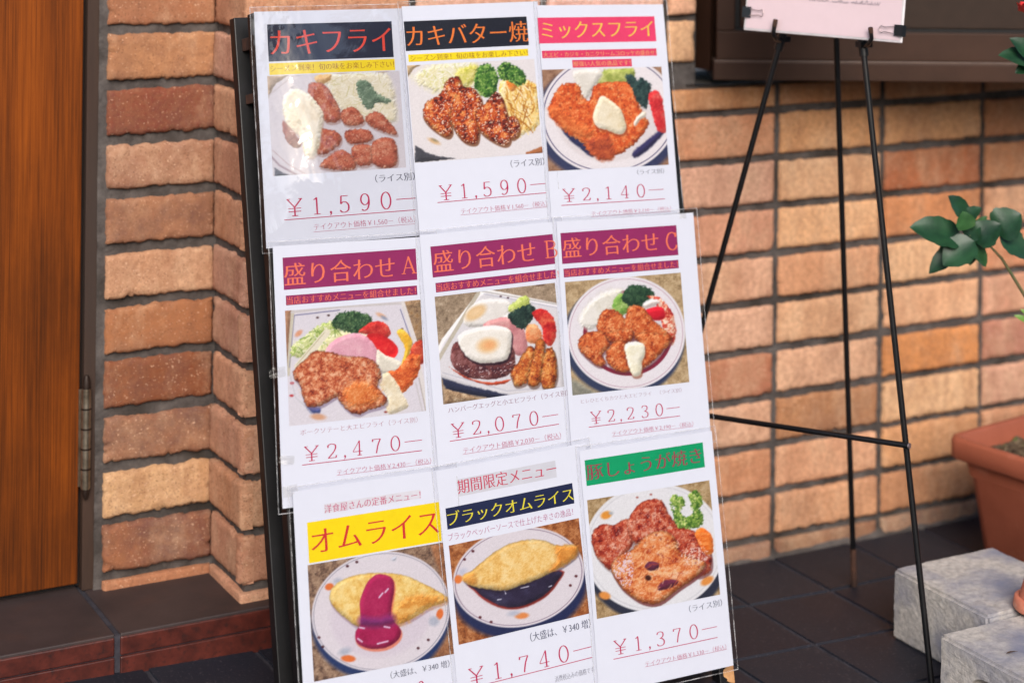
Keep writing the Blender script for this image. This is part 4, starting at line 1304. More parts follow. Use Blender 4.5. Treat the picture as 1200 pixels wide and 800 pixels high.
def ph_katsu(p):
    p.c = p.pal([(132, 108, 76), (168, 142, 106), (190, 164, 126), (208, 186, 150)], 1.8, contrast=1.7)
    p.t(0, 0, 1)
    p.ell(727, 397, 71, 67, 0, (52, 62, 92), 2.0)
    p.blob([(655, 440), (700, 465), (660, 475)], [(120, 120, 110), (160, 156, 140)], 2, soft=3)
    p.ell(730, 390, 69, 66, -5, (232, 227, 233), 0.6); p.ell(730, 390, 66, 63, -5, (190, 150, 170), 0.3, ring=.7)
    p.ell(732, 390, 52, 49, -5, (222, 216, 222), 1.0)
    p.ell(732, 390, 50, 47.5, -5, (134, 36, 62), 0.5, ring=4.6)
    p.t(640, 240, 5.333)
    for a, b in (((300, 560), (320, 545)), ((360, 530), (380, 520)), ((250, 600), (262, 588)), ((205, 700), (220, 650))):
        p.line([a, b], 26, (228, 222, 226))
    p.blob([(185, 720), (240, 620), (330, 550), (450, 530), (470, 640), (380, 720), (250, 780)], [(212, 206, 190), (228, 224, 214), (236, 232, 226)], 4, soft=2.5, jit=1.5)
    p.blob([(392, 620), (440, 550), (490, 580), (500, 650), (445, 700), (410, 680)], [(90, 140, 56), (140, 178, 86), (190, 206, 140)], 2, jit=1.2)
    p.blob([(450, 580), (495, 505), (600, 510), (652, 560), (620, 620), (520, 635), (465, 612)], [(18, 40, 32), (38, 68, 48), (70, 100, 70)], 1.5, jit=1.5, js=1.6)
    p.blob([(610, 570), (690, 580), (770, 680), (790, 790), (770, 880), (715, 820), (680, 650)], [(160, 34, 40), (206, 70, 54), (236, 160, 130), (244, 220, 200)], 1.8, jit=1, contrast=2.4)
    p.blob([(596, 655), (700, 636), (720, 700), (665, 724), (612, 694)], [(206, 22, 44), (226, 44, 60)], 4, jit=.5)
    p.blob([(580, 620), (640, 585), (690, 610), (610, 645)], (240, 226, 220), soft=1)
    K = [(146, 56, 34), (198, 88, 44), (222, 120, 66), (240, 164, 110)]
    for q in ([(295, 770), (325, 670), (400, 652), (475, 722), (465, 820), (360, 830)], [(465, 730), (500, 636), (575, 636), (645, 715), (730, 790), (740, 830), (480, 830)]):
        p.blob(q, K, 1.8, jit=1.3, js=1.8, contrast=2, under=(110, 50, 50, .6), rim=.3); p.dots(q, [(122, 44, 28), (238, 166, 104), (206, 92, 44), (248, 196, 140), (160, 62, 34)], 90, .5, 1.4, part=.6)
    p.t(650, 390, 6.155)
    for q in ([(145, 80), (190, 5), (320, -10), (380, 80), (320, 150), (345, 215), (285, 235), (180, 150)], [(345, 0), (530, -30), (520, 60), (400, 80)],
              [(348, 140), (400, 65), (475, 60), (505, 180), (530, 265), (430, 276), (355, 210)], [(550, 0), (790, 10), (808, 70), (720, 165), (640, 240), (595, 235), (610, 110)]):
        p.blob(q, K, 1.8, jit=1.3, js=1.8, contrast=2, under=(100, 50, 60, .6), rim=.35); p.dots(q, [(122, 44, 28), (238, 166, 104), (206, 92, 44), (248, 196, 140), (160, 62, 34)], 90, .5, 1.4, part=.6)
    p.blob([(476, 95), (530, 62), (612, 78), (626, 150), (604, 205), (596, 295), (540, 306), (510, 240), (488, 165)], [(226, 218, 184), (240, 234, 208), (246, 242, 226)], 3.5, jit=.6, under=(140, 70, 40, .6))


def ph_omelette(p):
    p.c = p.pal([(80, 60, 52), (124, 96, 80), (152, 122, 100), (178, 150, 126)], 1.8, contrast=2.2)
    p.t(340, 640, 5)
    p.blob([(800, -10), (900, -30), (950, 500), (960, 640), (700, 650), (860, 480), (910, 300)], [(110, 70, 50), (156, 104, 72), (180, 130, 92)], 2, smooth=False, soft=2)
    p.ell(512, 420, 408, 345, -14, (38, 56, 102), 2.5)
    p.ell(512, 372, 408, 346, -14, (222, 215, 223), 0.7); p.ell(512, 372, 396, 334, -14, (150, 150, 166), 0.35, ring=.8)
    p.ell(512, 395, 300, 240, -14, (216, 206, 218), 3)
    for (x, y) in ((315, 108), (370, 84), (150, 524), (172, 578), (728, 586), (788, 538)): p.ell(x, y, 9, 8, 0, (84, 40, 50), .5)
    for (x, y, a, b, r) in ((210, 228, 26, 20, -20), (856, 388, 20, 32, 15), (320, 646, 42, 20, 5)): p.ell(x, y, a, b, r, (224, 116, 58), .8)
    for (x, y, a, b) in ((258, 195, 24, 16), (300, 604, 36, 20), (822, 430, 30, 28)): p.ell(x, y, a, b, -20, (180, 184, 200), 2)
    p.blob([(570, 70), (600, 55), (590, 75)], (190, 196, 212), soft=1.5)
    p.blob([(212, 275), (240, 220), (330, 168), (480, 146), (640, 160), (760, 210), (895, 285), (885, 318), (795, 352), (700, 412), (610, 446), (480, 455), (380, 462), (300, 410), (225, 335)],
           EGG, 3.2, jit=.6, contrast=1.4, under=(150, 120, 140, .6), rim=.3, rimw=2.2)
    p.blob([(600, 330), (760, 270), (890, 296), (880, 320), (780, 352), (690, 412), (600, 440)], [(196, 120, 40), (226, 160, 74), (240, 200, 124)], 3, soft=5, jit=3, sx=.8, sy=1.6)
    p.blob([(386, 330), (402, 265), (440, 190), (500, 154), (575, 176), (588, 240), (574, 330), (572, 410), (625, 475), (612, 535), (540, 582), (440, 588), (368, 552), (362, 490), (392, 440)],
           [(150, 20, 70), (170, 30, 84), (182, 48, 96)], 8, jit=.3, rim=.15, under=(226, 120, 90, .8))
    p.blob([(392, 400), (480, 410), (575, 390), (590, 440), (500, 462), (390, 455)], [(112, 40, 100), (134, 44, 104)], 6, soft=4)
    for a, b in (((500, 290), (520, 265)), ((535, 260), (552, 240)), ((385, 465), (412, 470)), ((530, 460), (560, 466)), ((375, 530), (400, 548)), ((490, 560), (550, 545))):
        p.line([a, b], 9, (226, 190, 220), .5)


def ph_black_omelette(p):
    p.c = p.pal([(104, 54, 28), (150, 84, 44), (178, 112, 66), (200, 140, 94)], 1.8, contrast=2.0)
    p.t(510, 640, 5)
    p.ell(470, 235, 400, 290, -12, (36, 44, 84), 3)
    p.ell(462, 172, 388, 288, -12, (222, 215, 223), .7); p.ell(462, 172, 374, 275, -12, (140, 120, 140), .35, ring=.8)
    for (x, y) in ((195, 20), (146, 68), (236, 405), (300, 432), (798, 166), (765, 220)): p.ell(x, y, 9, 8, 0, (96, 40, 50), .5)
    p.ell(110, 183, 22, 26, 20, (226, 124, 60), .8); p.ell(480, 396, 40, 18, -5, (226, 140, 80), 1); p.ell(432, 382, 36, 14, -8, (186, 190, 206), 1.5)
    p.ell(135, 140, 26, 18, -30, (196, 196, 214), 2)
    p.blob([(170, 205), (400, 190), (710, 130), (690, 210), (610, 295), (485, 352), (365, 354), (262, 306), (205, 255)], (158, 52, 44), soft=1, jit=.3)
    p.blob([(182, 205), (400, 190), (700, 135), (680, 205), (600, 286), (482, 340), (370, 342), (270, 296), (212, 248)], [(34, 28, 50), (48, 40, 66), (66, 62, 92)], 8, jit=.4, contrast=1.4)
    for a, b in (((475, 235), (520, 225)), ((338, 303), (358, 300)), ((640, 228), (655, 222)), ((378, 250), (386, 268))): p.line([a, b], 6, (206, 206, 226), .5)
    p.blob([(138, 165), (205, 118), (300, 40), (400, -20), (520, -48), (620, -40), (690, -12), (770, -20), (806, 0), (800, 45), (725, 105), (600, 172), (480, 218), (380, 248), (280, 242), (200, 228), (148, 200)],
           [(214, 158, 76), (234, 188, 106), (242, 206, 136), (246, 222, 166)], 2.8, jit=.7, contrast=1.6, rim=.35, rimw=2.2, under=(40, 30, 50, .5))
    p.blob([(690, 0), (806, -8), (800, 45), (720, 105), (640, 140), (680, 80)], [(196, 116, 40), (228, 160, 76)], 2, soft=3, jit=2)
    p.blob([(130, 170), (200, 140), (220, 210), (160, 205)], [(216, 140, 56), (236, 180, 96)], 2, soft=2)


def ph_ginger_pork(p):
    p.c = p.pal([(112, 86, 54), (150, 122, 84), (180, 152, 112), (196, 172, 136)], 2)
    p.t(0, 0, 1)
    p.ell(762, 652, 84, 74, -5, (44, 48, 66), 2)
    p.ell(760, 640, 82, 75, -8, (228, 228, 233), .8); p.ell(760, 640, 78, 71, -8, (206, 206, 214), .6, ring=1.0)
    p.t(665, 510, 5.333)
    p.ell(208, 490, 34, 24, -20, (226, 150, 60), 1.2); p.ell(238, 478, 14, 10, 0, (176, 182, 190), 1)
    p.ell(400, 380, 8, 6, 0, (170, 100, 90), .6); p.ell(485, 362, 8, 6, 0, (170, 100, 90), .6)
    p.t(670, 640, 5)
    p.ell(160, 278, 34, 22, 15, (226, 146, 70), 1.2); p.ell(758, 192, 40, 22, -30, (226, 146, 70), 1.2)
    p.t(665, 510, 5.333)
    R1 = [(104, 26, 28), (156, 46, 34), (184, 72, 48), (206, 108, 78), (222, 156, 132)]
    p.blob([(118, 610), (180, 545), (250, 550), (330, 515), (385, 560), (380, 660), (320, 740), (270, 800), (230, 830), (165, 770), (128, 700)], R1, 2.6, jit=1, contrast=2.2, under=(120, 90, 90, .5), rim=.3)
    p.blob([(352, 500), (420, 415), (510, 388), (562, 410), (595, 480), (655, 575), (570, 620), (460, 650), (390, 670), (340, 580)], R1, 2.4, jit=1, contrast=2.2, under=(120, 80, 80, .5), rim=.3)
    p.blob([(570, 590), (680, 565), (770, 598), (850, 700), (865, 800), (840, 850), (760, 870), (640, 790)], R1, 2.4, jit=1, contrast=2.2, under=(90, 30, 30, .6), rim=.3)
    p.blob([(760, 600), (805, 568), (865, 620), (872, 720), (820, 730), (775, 650)], [(206, 86, 24), (234, 120, 44), (246, 156, 84)], 2, jit=.6, sx=.6, sy=2)
    R2 = [(150, 52, 34), (198, 92, 46), (222, 128, 70), (234, 158, 104), (236, 190, 156)]
    p.t(670, 640, 5)
    p.blob([(195, 110), (250, 40), (320, 10), (400, -70), (500, -100), (570, -60), (600, 20), (690, 60), (752, 90), (700, 165), (600, 235), (480, 322), (380, 318), (290, 260), (240, 205)], R2, 3.0, jit=.9, contrast=1.8, under=(110, 50, 50, .8), rim=.4, rimw=2.5, sx=.8, sy=1.3)
    p.specks([(210, 110), (300, 20), (330, 120), (300, 240), (240, 190)], (230, 214, 236), 1.6, .52, .8)
    p.specks([(600, 20), (740, 0), (770, 60), (650, 100)], (240, 220, 214), 1.4, .55, .8)
    p.specks([(220, 100), (400, -60), (560, -50), (740, 90), (480, 310), (380, 300), (250, 200)], (250, 222, 190), 1.8, .63, .35)
    p.blob([(398, 100), (430, 78), (478, 92), (470, 124), (430, 134), (402, 122)], [(84, 34, 58), (110, 48, 70)], 4, jit=.4)
    p.blob([(472, 225), (520, 185), (588, 190), (580, 215), (530, 240), (480, 248)], [(90, 34, 58), (122, 50, 70)], 4, jit=.4)
    p.shreds([(230, 110), (400, -50), (560, -40), (730, 90), (480, 300), (300, 250)], [(246, 206, 160), (176, 70, 40), (240, 180, 120), (206, 100, 52)], 60, 10, 1.3, -30, 3, .5)
    p.ell(415, 175, 18, 16, 20, (70, 30, 24), 1)
    p.line([(440, 140), (520, 150), (600, 130)], 10, (240, 190, 130), 1.5, .6)
    p.t(665, 510, 5.333)
    for q in ([(140, 620), (250, 560), (370, 560), (360, 660), (260, 780)], [(370, 500), (510, 400), (590, 490), (600, 590), (400, 640)], [(600, 600), (760, 610), (850, 760), (760, 840)]):
        p.specks(q, (244, 210, 196), 1.8, .63, .4)
    p.dots([(120, 610), (250, 555), (420, 420), (520, 392), (600, 480), (680, 570), (850, 700), (860, 850), (640, 790), (450, 700), (280, 800), (140, 720)], [(104, 26, 28), (206, 120, 90), (170, 60, 44), (226, 164, 140), (130, 36, 32)], 170, .6, 1.8, part=.5)
    GP = [(46, 84, 28), (92, 134, 48), (140, 170, 76), (196, 208, 130)]
    p.blob([(600, 400), (630, 368), (680, 382), (700, 430), (660, 470), (700, 500), (720, 560), (660, 570), (625, 500), (640, 450)], GP, 1.6, jit=1.8, js=1.7, contrast=2)
    p.blob([(722, 360), (770, 336), (805, 380), (810, 430), (780, 450), (812, 500), (795, 560), (700, 575), (690, 520), (750, 470), (735, 410)], GP, 1.6, jit=1.8, js=1.7, contrast=2)
    for k, q in enumerate(([(600, 400), (640, 370), (690, 400), (665, 470), (715, 520), (690, 565), (640, 540)], [(722, 362), (770, 340), (808, 390), (790, 450), (810, 500), (770, 565), (700, 565), (740, 470)])):
        p.dots(q, [(52, 94, 32), (150, 178, 84), (96, 138, 52), (206, 214, 140), (70, 112, 40)], 110, .6, 1.7, 20 + k, part=.85)


# ================================================================= MENU SHEETS
RISE = 0.0017
JS = '（税込）'
CRIMSON = (198, 34, 92); SUBP = (196, 84, 124); GREYTX = (86, 88, 108)
PURPLE = (152, 42, 100); CORAL = (246, 122, 92)


def Zt(ox, oy, s):
    return lambda x, y: (ox + x / s, oy + y / s)


class Sheet:
    def __init__(s, label, corner_tl, corner_br, fr, level, curl=0.0010, film='film', wr=0.0005):
        a = buv(fr[0]); b = buv(fr[1])
        s.ang = math.atan2(b[1] - a[1], b[0] - a[0])
        s.ex = np.array([math.cos(s.ang), math.sin(s.ang)]); s.ey = np.array([-s.ex[1], s.ex[0]])
        tl = buv(corner_tl); br = buv(corner_br)
        s.c = (tl + br) / 2
        s.lev = level * RISE
        m = BOARD @ Matrix.Translation((s.c[0], s.c[1], s.lev)) @ Matrix.Rotation(s.ang, 4, 'Z')
        s.root = empty('menu_sheet', mat=m)
        tag(s.root, label, 'menu sheet', 'laminated menu sheets on the menu board')
        p = s.loc(corner_tl); q = s.loc(corner_br)
        s.hw = abs(q[0] - p[0]) / 2; s.hh = abs(p[1] - q[1]) / 2
        s.curl = curl; s.k = 0
        s.rect('paper', (-s.hw, -s.hh, s.hw, s.hh), M['paper'], 0.0)
        s.film(film, wr)

    def loc(s, p):
        d = buv(p) - s.c
        return np.array([d @ s.ex, d @ s.ey])

    def bend(s, x, y):
        return s.curl * (1 - (x / s.hw) ** 2) * 0.6 + s.curl * 0.5 * np.sin(x * 31 + s.c[0] * 40) * np.cos(y * 23 + s.c[1] * 30)

    def rect(s, name, r, mat, lift, n=14):
        x, y = np.meshgrid(np.linspace(r[0], r[2], n), np.linspace(r[1], r[3], n))
        P = np.stack([x, y, s.bend(x, y) + lift], -1)
        mb = MB(); mb.grid(P)
        return mb.build(name, mat, s.root)

    def film(s, film, wr):
        m_ = 0.0062
        x, y = np.meshgrid(np.linspace(-s.hw - m_, s.hw + m_, 40), np.linspace(-s.hh - m_, s.hh + m_, 50))
        if film == 'cellophane':
            x, y = np.meshgrid(np.linspace(-s.hw - m_, s.hw + m_, 130), np.linspace(-s.hh - m_, s.hh + m_, 180))
        cx = np.clip(x, -s.hw, s.hw)
        n = (fbm(x * 22 + s.c[0] * 60, y * 22 + s.c[1] * 60, 77, 3) - 0.5) * wr
        n = n + np.clip(0.06 - np.abs(fbm(x * 9 + s.c[0] * 31 + y * 4, y * 9 - x * 5 + s.c[1] * 17, 12, 2) - 0.5), 0, 1) * wr * 8
        if film == 'cellophane':      # loose, crumpled film: its folds catch the light down the left side
            k = np.exp(-((x + 0.35 * s.hw + 0.25 * y) / (0.42 * s.hw)) ** 2) * (0.35 + 0.65 * fbm(x * 14, y * 14, 33, 2))
            x0 = -0.30 * s.hw - 0.10 * y; fold = np.exp(-((x - x0) / 0.032) ** 2) * np.clip((s.hh * 0.98 - np.abs(y)) / (s.hh * 0.5), 0, 1) ** 0.7
            n = n + 0.0085 * fold * (1 - 0.55 * y / s.hh)
            n = n + 0.0042 * k * fbm(x * 70 + y * 22, y * 26 - x * 10, 41, 3) + 0.0006 * k * fbm(x * 220, y * 120, 42, 2)
        P = np.stack([x, y, s.bend(cx, y) + 0.00070 + n], -1)
        mb = MB(); mb.grid(P)
        sl = mb.build('plastic_sleeve', M[film], s.root)
        # rim of the sleeve, coloured whitish to paint the light its edge catches
        e = 0.0011; W1, H1 = s.hw + m_, s.hh + m_
        mb = MB()
        for (a, b, c, d) in ((-W1, -H1, W1, -H1 + e), (-W1, H1 - e, W1, H1), (-W1, -H1 + e, -W1 + e, H1 - e), (W1 - e, -H1 + e, W1, H1 - e)):
            nx, ny = (40, 2) if c - a > d - b else (2, 50)
            xx, yy = np.meshgrid(np.linspace(a, c, nx), np.linspace(b, d, ny))
            zz = s.bend(np.clip(xx, -s.hw, s.hw), yy) + 0.0011 + 0.0003 * fbm(xx * 90, yy * 90, 9, 2)
            mb.grid(np.stack([xx, yy, zz], -1))
        mb.build('glint_rim', M['edge_glint'], sl)

    def band(s, p, q, col, lift=0.00012):
        a = s.loc(p); b = s.loc(q)
        return s.rect('colour_band', (a[0], b[1], b[0], a[1]), ink(col), lift)

    def box(s, pl, pr, hpx):
        a = s.loc(pl); b = s.loc(pr)
        mid = ((pl[0] + pr[0]) / 2, (pl[1] + pr[1]) / 2)
        h = abs(s.loc((mid[0], mid[1] - hpx / 2))[1] - s.loc((mid[0], mid[1] + hpx / 2))[1])
        return a[0], b[0], (a[1] + b[1]) / 2, h

    def _mesh(s, name, V, Fs, col, lift=0.00026, per=None):
        V = np.asarray(V)
        z = s.bend(V[:, 0], V[:, 1]) + lift
        if per is not None: z = z + per
        mb = MB(); mb.add(np.column_stack([V, z]), Fs)
        return mb.build(name, ink(col), s.root)

    def text(s, body, pl, pr, hpx, col, name='lettering', thin=0.014, fat=0.008):
        x0, x1, ym, h = s.box(pl, pr, hpx)
        V, Fs = text_geometry(body, thin, fat)
        lo = V.min(0); hi = V.max(0)
        V = (V - lo) / (hi - lo)
        V = np.column_stack([x0 + V[:, 0] * (x1 - x0), ym + (V[:, 1] - 0.5) * h])
        return s._mesh(name, V, Fs, col)

    def letter(s, ch, pc, wpx, hpx, col):
        x0, x1, ym, h = s.box((pc[0] - wpx / 2, pc[1]), (pc[0] + wpx / 2, pc[1]), hpx)
        return s._pen([(ch, x0, x1 - x0)], ym - h / 2, h, col, 'lettering', h * 0.05, h * 0.12)

    def _pen(s, items, yb, h, col, name, thin, thick):
        V = []; Fs = []; per = []; k = 0
        for ch, x, gw in items:
            for a, q in glyph(ch, x, yb, gw, h, thin, thick):
                b = len(V); V += list(a); Fs += [tuple(i + b for i in f) for f in q]
                per += [k * 0.000012] * len(a); k = (k + 1) % 9
        return s._mesh(name, np.array(V), Fs, col, per=np.array(per))

    def price(s, digits, pl, pr, hpx, ul, col=CRIMSON):
        """yen sign, figures, comma and a long dash over a rule"""
        x0, x1, ym, h = s.box(pl, pr, hpx)
        U = (x1 - x0) / 6.2; x0 = x0 + 0.4 * U
        yb = ym - h / 2; gw = U * 0.56
        cx = [0, 1.04, 2.36, 3.36, 4.36]
        items = [(c, x0 + q * U - gw / 2, gw) for c, q in zip('¥' + digits, cx)]
        items[0] = ('¥', x0 - 0.36 * U, 0.74 * U)
        s._pen(items, yb, h, col, 'price', h * 0.042, h * 0.10)
        # comma and dash
        V = []; Fs = []
        c0 = np.array([x0 + 1.70 * U, yb + 0.06 * h])
        n = 12
        V += [c0 + 0.075 * h * np.array([math.cos(a), math.sin(a)]) for a in np.linspace(0, 2 * math.pi, n, endpoint=False)]
        Fs.append(tuple(range(n)))
        b = len(V)
        V += [c0 + np.array([0.075 * h, 0]), c0 + np.array([0.03 * h, 0.0]), c0 + np.array([-0.07 * h, -0.19 * h]), c0 + np.array([-0.045 * h, -0.20 * h]), c0 + np.array([0.06 * h, -0.10 * h])]
        Fs.append((b, b + 1, b + 2, b + 3, b + 4))
        b = len(V); xa, xb = x0 + 4.86 * U, x0 + 5.80 * U; yd = yb + 0.52 * h
        V += [np.array([xa, yd - 0.022 * h]), np.array([xb, yd - 0.022 * h]), np.array([xb, yd + 0.022 * h]), np.array([xa, yd + 0.022 * h])]
        Fs.append((b, b + 1, b + 2, b + 3))
        s._mesh('price', np.array(V), Fs, col, lift=0.0003)
        s.rule(ul[0], ul[1], 0.00085, col)

    def rule(s, p, q, wd, col):
        a = s.loc(p); b = s.loc(q); y = (a[1] + b[1]) / 2
        x = np.linspace(a[0], b[0], 14)
        V = np.concatenate([np.column_stack([x, np.full(14, y - wd / 2)]), np.column_stack([x, np.full(14, y + wd / 2)])])
        return s._mesh('rule', V, [(k, k + 1, 15 + k, 14 + k) for k in range(13)], col, lift=0.0003)

    def sub(s, amount, pl, pr, hpx, ul):
        s.text('テイクアウト価格￥' + amount + '－（税込）', pl, pr, hpx, SUBP, 'takeout_price', 0.02, -0.006)
        s.rule(ul[0], ul[1], 0.0004, SUBP)

    def photo(s, p, q, fn, seed):
        a = s.loc(p); b = s.loc(q)
        nx, ny = 170, 150
        x, y = np.meshgrid(np.linspace(a[0], b[0], nx), np.linspace(a[1], b[1], ny))
        uu = s.c[0] + x * s.ex[0] + y * s.ey[0]; vv = s.c[1] + x * s.ex[1] + y * s.ey[1]
        px, py = board_pixels(uu, vv)
        pt = Paint(px, py, seed)
        fn(pt); pt.grain(4)
        P = np.stack([x, y, s.bend(x, y) + 0.00014], -1)
        mb = MB(); mb.grid(P, flip=True)
        me = mb.mesh('food_photo')
        ca = me.color_attributes.new('print', 'FLOAT_COLOR', 'POINT')
        c = np.ones((ny * nx, 4), np.float32); c[:, :3] = 0.70 * lin(pt.c.reshape(-1, 3))
        ca.data.foreach_set('color', c.ravel())
        return link('food_photo', me, M['print'], s.root)


SEASON = 'シーズン到来！旬の味をお楽しみ下さい！'
OSUSUME = '当店おすすめメニューを組合せました！'
RICE = '（ライス別）'

# --- top row
T = Zt(280, 0, 5.715); T2 = Zt(300, 80, 4)
S = Sheet('menu sheet with black band over pale fried oysters, in the top left corner', (298, 14), (494, 276), (T(190, 165), T(1020, 143)), -1, curl=0.0018, film='cellophane', wr=0.0008)
S.band(T(190, 165), T(1040, 383), (36, 40, 62)); S.text('カキフライ', T(212, 290), T(1022, 262), 160 / 5.715, (232, 78, 62))
S.band(T(205, 425), T(1050, 470), (250, 222, 40)); S.text(SEASON, T(213, 462), T(1042, 428), 44 / 5.715, (176, 124, 44), thin=.012)
S.photo(T(193, 510), T2(705, 465), ph_oyster_fry, 11)
S.text(RICE, T2(560, 516), T2(745, 507), 38 / 4, GREYTX)
S.price('1590', T2(140, 655), T2(748, 610), 80 / 4, (T2(132, 711), T2(748, 664)))
S.sub('1,560', T2(272, 742), T2(748, 710), 32 / 4, (T2(270, 763), T2(748, 733)))

T = Zt(465, 0, 6.151); T2 = Zt(465, 130, 5.714)
S = Sheet('menu sheet with orange title on black over glazed oysters and pasta', (470, 8), (653, 264), (T(45, 158), T(925, 122)), 1)
S.band(T(45, 158), T(948, 328), (26, 30, 44)); S.text('カキバター焼', T(65, 266), T(940, 228), 150 / 6.151, (240, 128, 54))
S.band(T(78, 397), T(945, 405), (250, 224, 26)); S.text(SEASON, T(92, 424), T(938, 382), 44 / 6.151, (166, 118, 40), thin=.012)
S.photo(T(70, 475), T2(972, 282), ph_oyster_butter, 12)
S.text(RICE, T2(755, 354), T2(982, 340), 52 / 5.714, GREYTX)
S.price('1590', T2(275, 547), T2(992, 492), 98 / 5.714, (T2(268, 613), T2(995, 550)))
S.sub('1,560', T2(425, 670), T2(1000, 625), 40 / 5.714, (T2(422, 693), T2(998, 648)))

T = Zt(620, 0, 6.156); T2 = Zt(620, 120, 5.717)
S = Sheet('menu sheet with pink band over mixed fry on a round plate, top right corner', (628, 7), (795, 250), (T(52, 132), T(898, 122)), 2)
S.band(T(52, 132), T(908, 302), (236, 66, 112)); S.text('ミックスフライ', T(80, 222), T(885, 212), 118 / 6.156, (244, 204, 84))
S.band(T(82, 370), T(912, 405), (228, 60, 104)); S.text('大エビ・カジキ・カニクリームコロッケの盛合せ！', T(92, 398), T(908, 384), 36 / 6.156, (244, 176, 120), thin=.01)
S.band(T(300, 437), T(733, 482), (228, 60, 104)); S.text('根強い人気の逸品です！', T(306, 463), T(722, 457), 38 / 6.156, (244, 176, 120), thin=.01)
S.photo(T(82, 507), T2(928, 419), ph_mix_fry, 13)
S.text(RICE, T2(712, 468), T2(895, 461), 34 / 5.717, (126, 130, 146))
S.price('2140', T2(212, 622), T2(892, 588), 86 / 5.717, (T2(207, 688), T2(900, 650)))
S.sub('2,110', T2(410, 744), T2(942, 714), 32 / 5.717, (T2(408, 764), T2(940, 733)))

# --- middle row
T = Zt(310, 270, 5); T2 = Zt(320, 420, 5.335)
S = Sheet('menu sheet with purple band over pork saute, ham and tomato, middle row left', (318, 289), (520, 570), (T(97, 160), T(873, 107)), 3)
S.band(T(97, 160), T(885, 289), PURPLE); S.text('盛り合わせ', T(105, 257), T(752, 217), 128 / 5, CORAL); S.letter('A', T(834, 203), 82, 100 / 5, CORAL) if False else S.letter('A', T(834, 203), 82 / 5, 100 / 5, CORAL)
S.band(T(115, 382), T(885, 377), PURPLE); S.text(OSUSUME, T(120, 410), T(876, 353), 44 / 5, CORAL, thin=.01)
S.photo(T(110, 470), T2(945, 325), ph_pork, 14)
S.text('ポークソテーと大エビフライ（ライス別）', T2(160, 456), T2(892, 384), 36 / 5.335, (190, 130, 150), thin=.02, fat=-.006)
S.price('2470', T2(180, 592), T2(920, 512), 92 / 5.335, (T2(172, 663), T2(920, 572)))
S.sub('2,430', T2(388, 706), T2(978, 638), 38 / 5.335, (T2(386, 724), T2(975, 656)))

T = Zt(490, 265, 5.926); T2 = Zt(500, 395, 5.518)
S = Sheet('menu sheet with purple band over hamburg steak under a fried egg', (489, 276), (676, 540), (T(68, 143), T(918, 55)), 4)
S.band(T(68, 143), T(935, 262), PURPLE); S.text('盛り合わせ', T(88, 247), T(797, 178), 148 / 5.926, CORAL); S.letter('B', T(903, 160), 88 / 5.926, 118 / 5.926, CORAL)
S.band(T(103, 395), T(942, 364), PURPLE); S.text(OSUSUME, T(110, 425), T(958, 334), 52 / 5.926, CORAL, thin=.01)
S.photo(T(98, 490), T2(873, 318), ph_hamburg, 15)
S.text('ハンバーグエッグと小エビフライ（ライス別）', T2(122, 463), T2(896, 364), 38 / 5.518, (150, 96, 120), thin=.018, fat=-.004)
S.price('2070', T2(138, 603), T2(834, 500), 92 / 5.518, (T2(133, 668), T2(838, 560)))
S.sub('2,030', T2(218, 724), T2(852, 638), 42 / 5.518, (T2(215, 750), T2(850, 656)))

T = Zt(640, 240, 5.333); T2 = Zt(650, 390, 6.155)
S = Sheet('menu sheet with purple band over cutlets on a maroon ringed plate', (648, 260), (829, 512), (T(68, 178), T(792, 128)), 5)
S.band(T(68, 178), T(805, 314), PURPLE); S.text('盛り合わせ', T(82, 267), T(680, 235), 122 / 5.333, CORAL); S.letter('C', T(760, 228), 70 / 5.333, 108 / 5.333, CORAL)
S.band(T(88, 400), T(808, 396), PURPLE); S.text(OSUSUME, T(94, 422), T(802, 376), 42 / 5.333, CORAL, thin=.01)
S.photo(T(97, 483), T2(945, 352), ph_katsu, 16)
S.text('ヒレひとくちカツと大エビフライ　（ライス別）', T2(165, 488), T2(888, 411), 32 / 6.155, (176, 140, 160), thin=.02, fat=-.006)
S.price('2230', T2(228, 606), T2(876, 538), 88 / 6.155, (T2(220, 670), T2(878, 600)))
S.sub('2,190', T2(388, 716), T2(972, 656), 36 / 6.155, (T2(388, 739), T2(970, 675)))

# --- bottom row
T = Zt(340, 560, 6.316); T2 = Zt(340, 640, 5)
S = Sheet('menu sheet with bright yellow band over omelette topped with ketchup', (339, 575), (546, 850), (T(100, 322), T(1065, 170)), 6)
S.band(T(226, 186), T(940, 142), (226, 224, 233)); S.text('洋食屋さんの定番メニュー！', T(228, 218), T(938, 120), 62 / 6.316, (204, 78, 120))
S.band(T(100, 322), T(1095, 457), (252, 222, 4)); S.text('オムライス', T(130, 452), T(1072, 327), 172 / 6.316, (214, 46, 50))
S.photo(T(105, 635), T2(945, 618), ph_omelette, 17)
S.text('（大盛は、￥340 増）', T2(566, 738), T2(912, 680), 44 / 5, GREYTX)
S._pen([('0', S.loc(T2(725, 830))[0], 0.010)], S.loc(T2(745, 875))[1], 0.0185, CRIMSON, 'price', 0.0008, 0.0019)

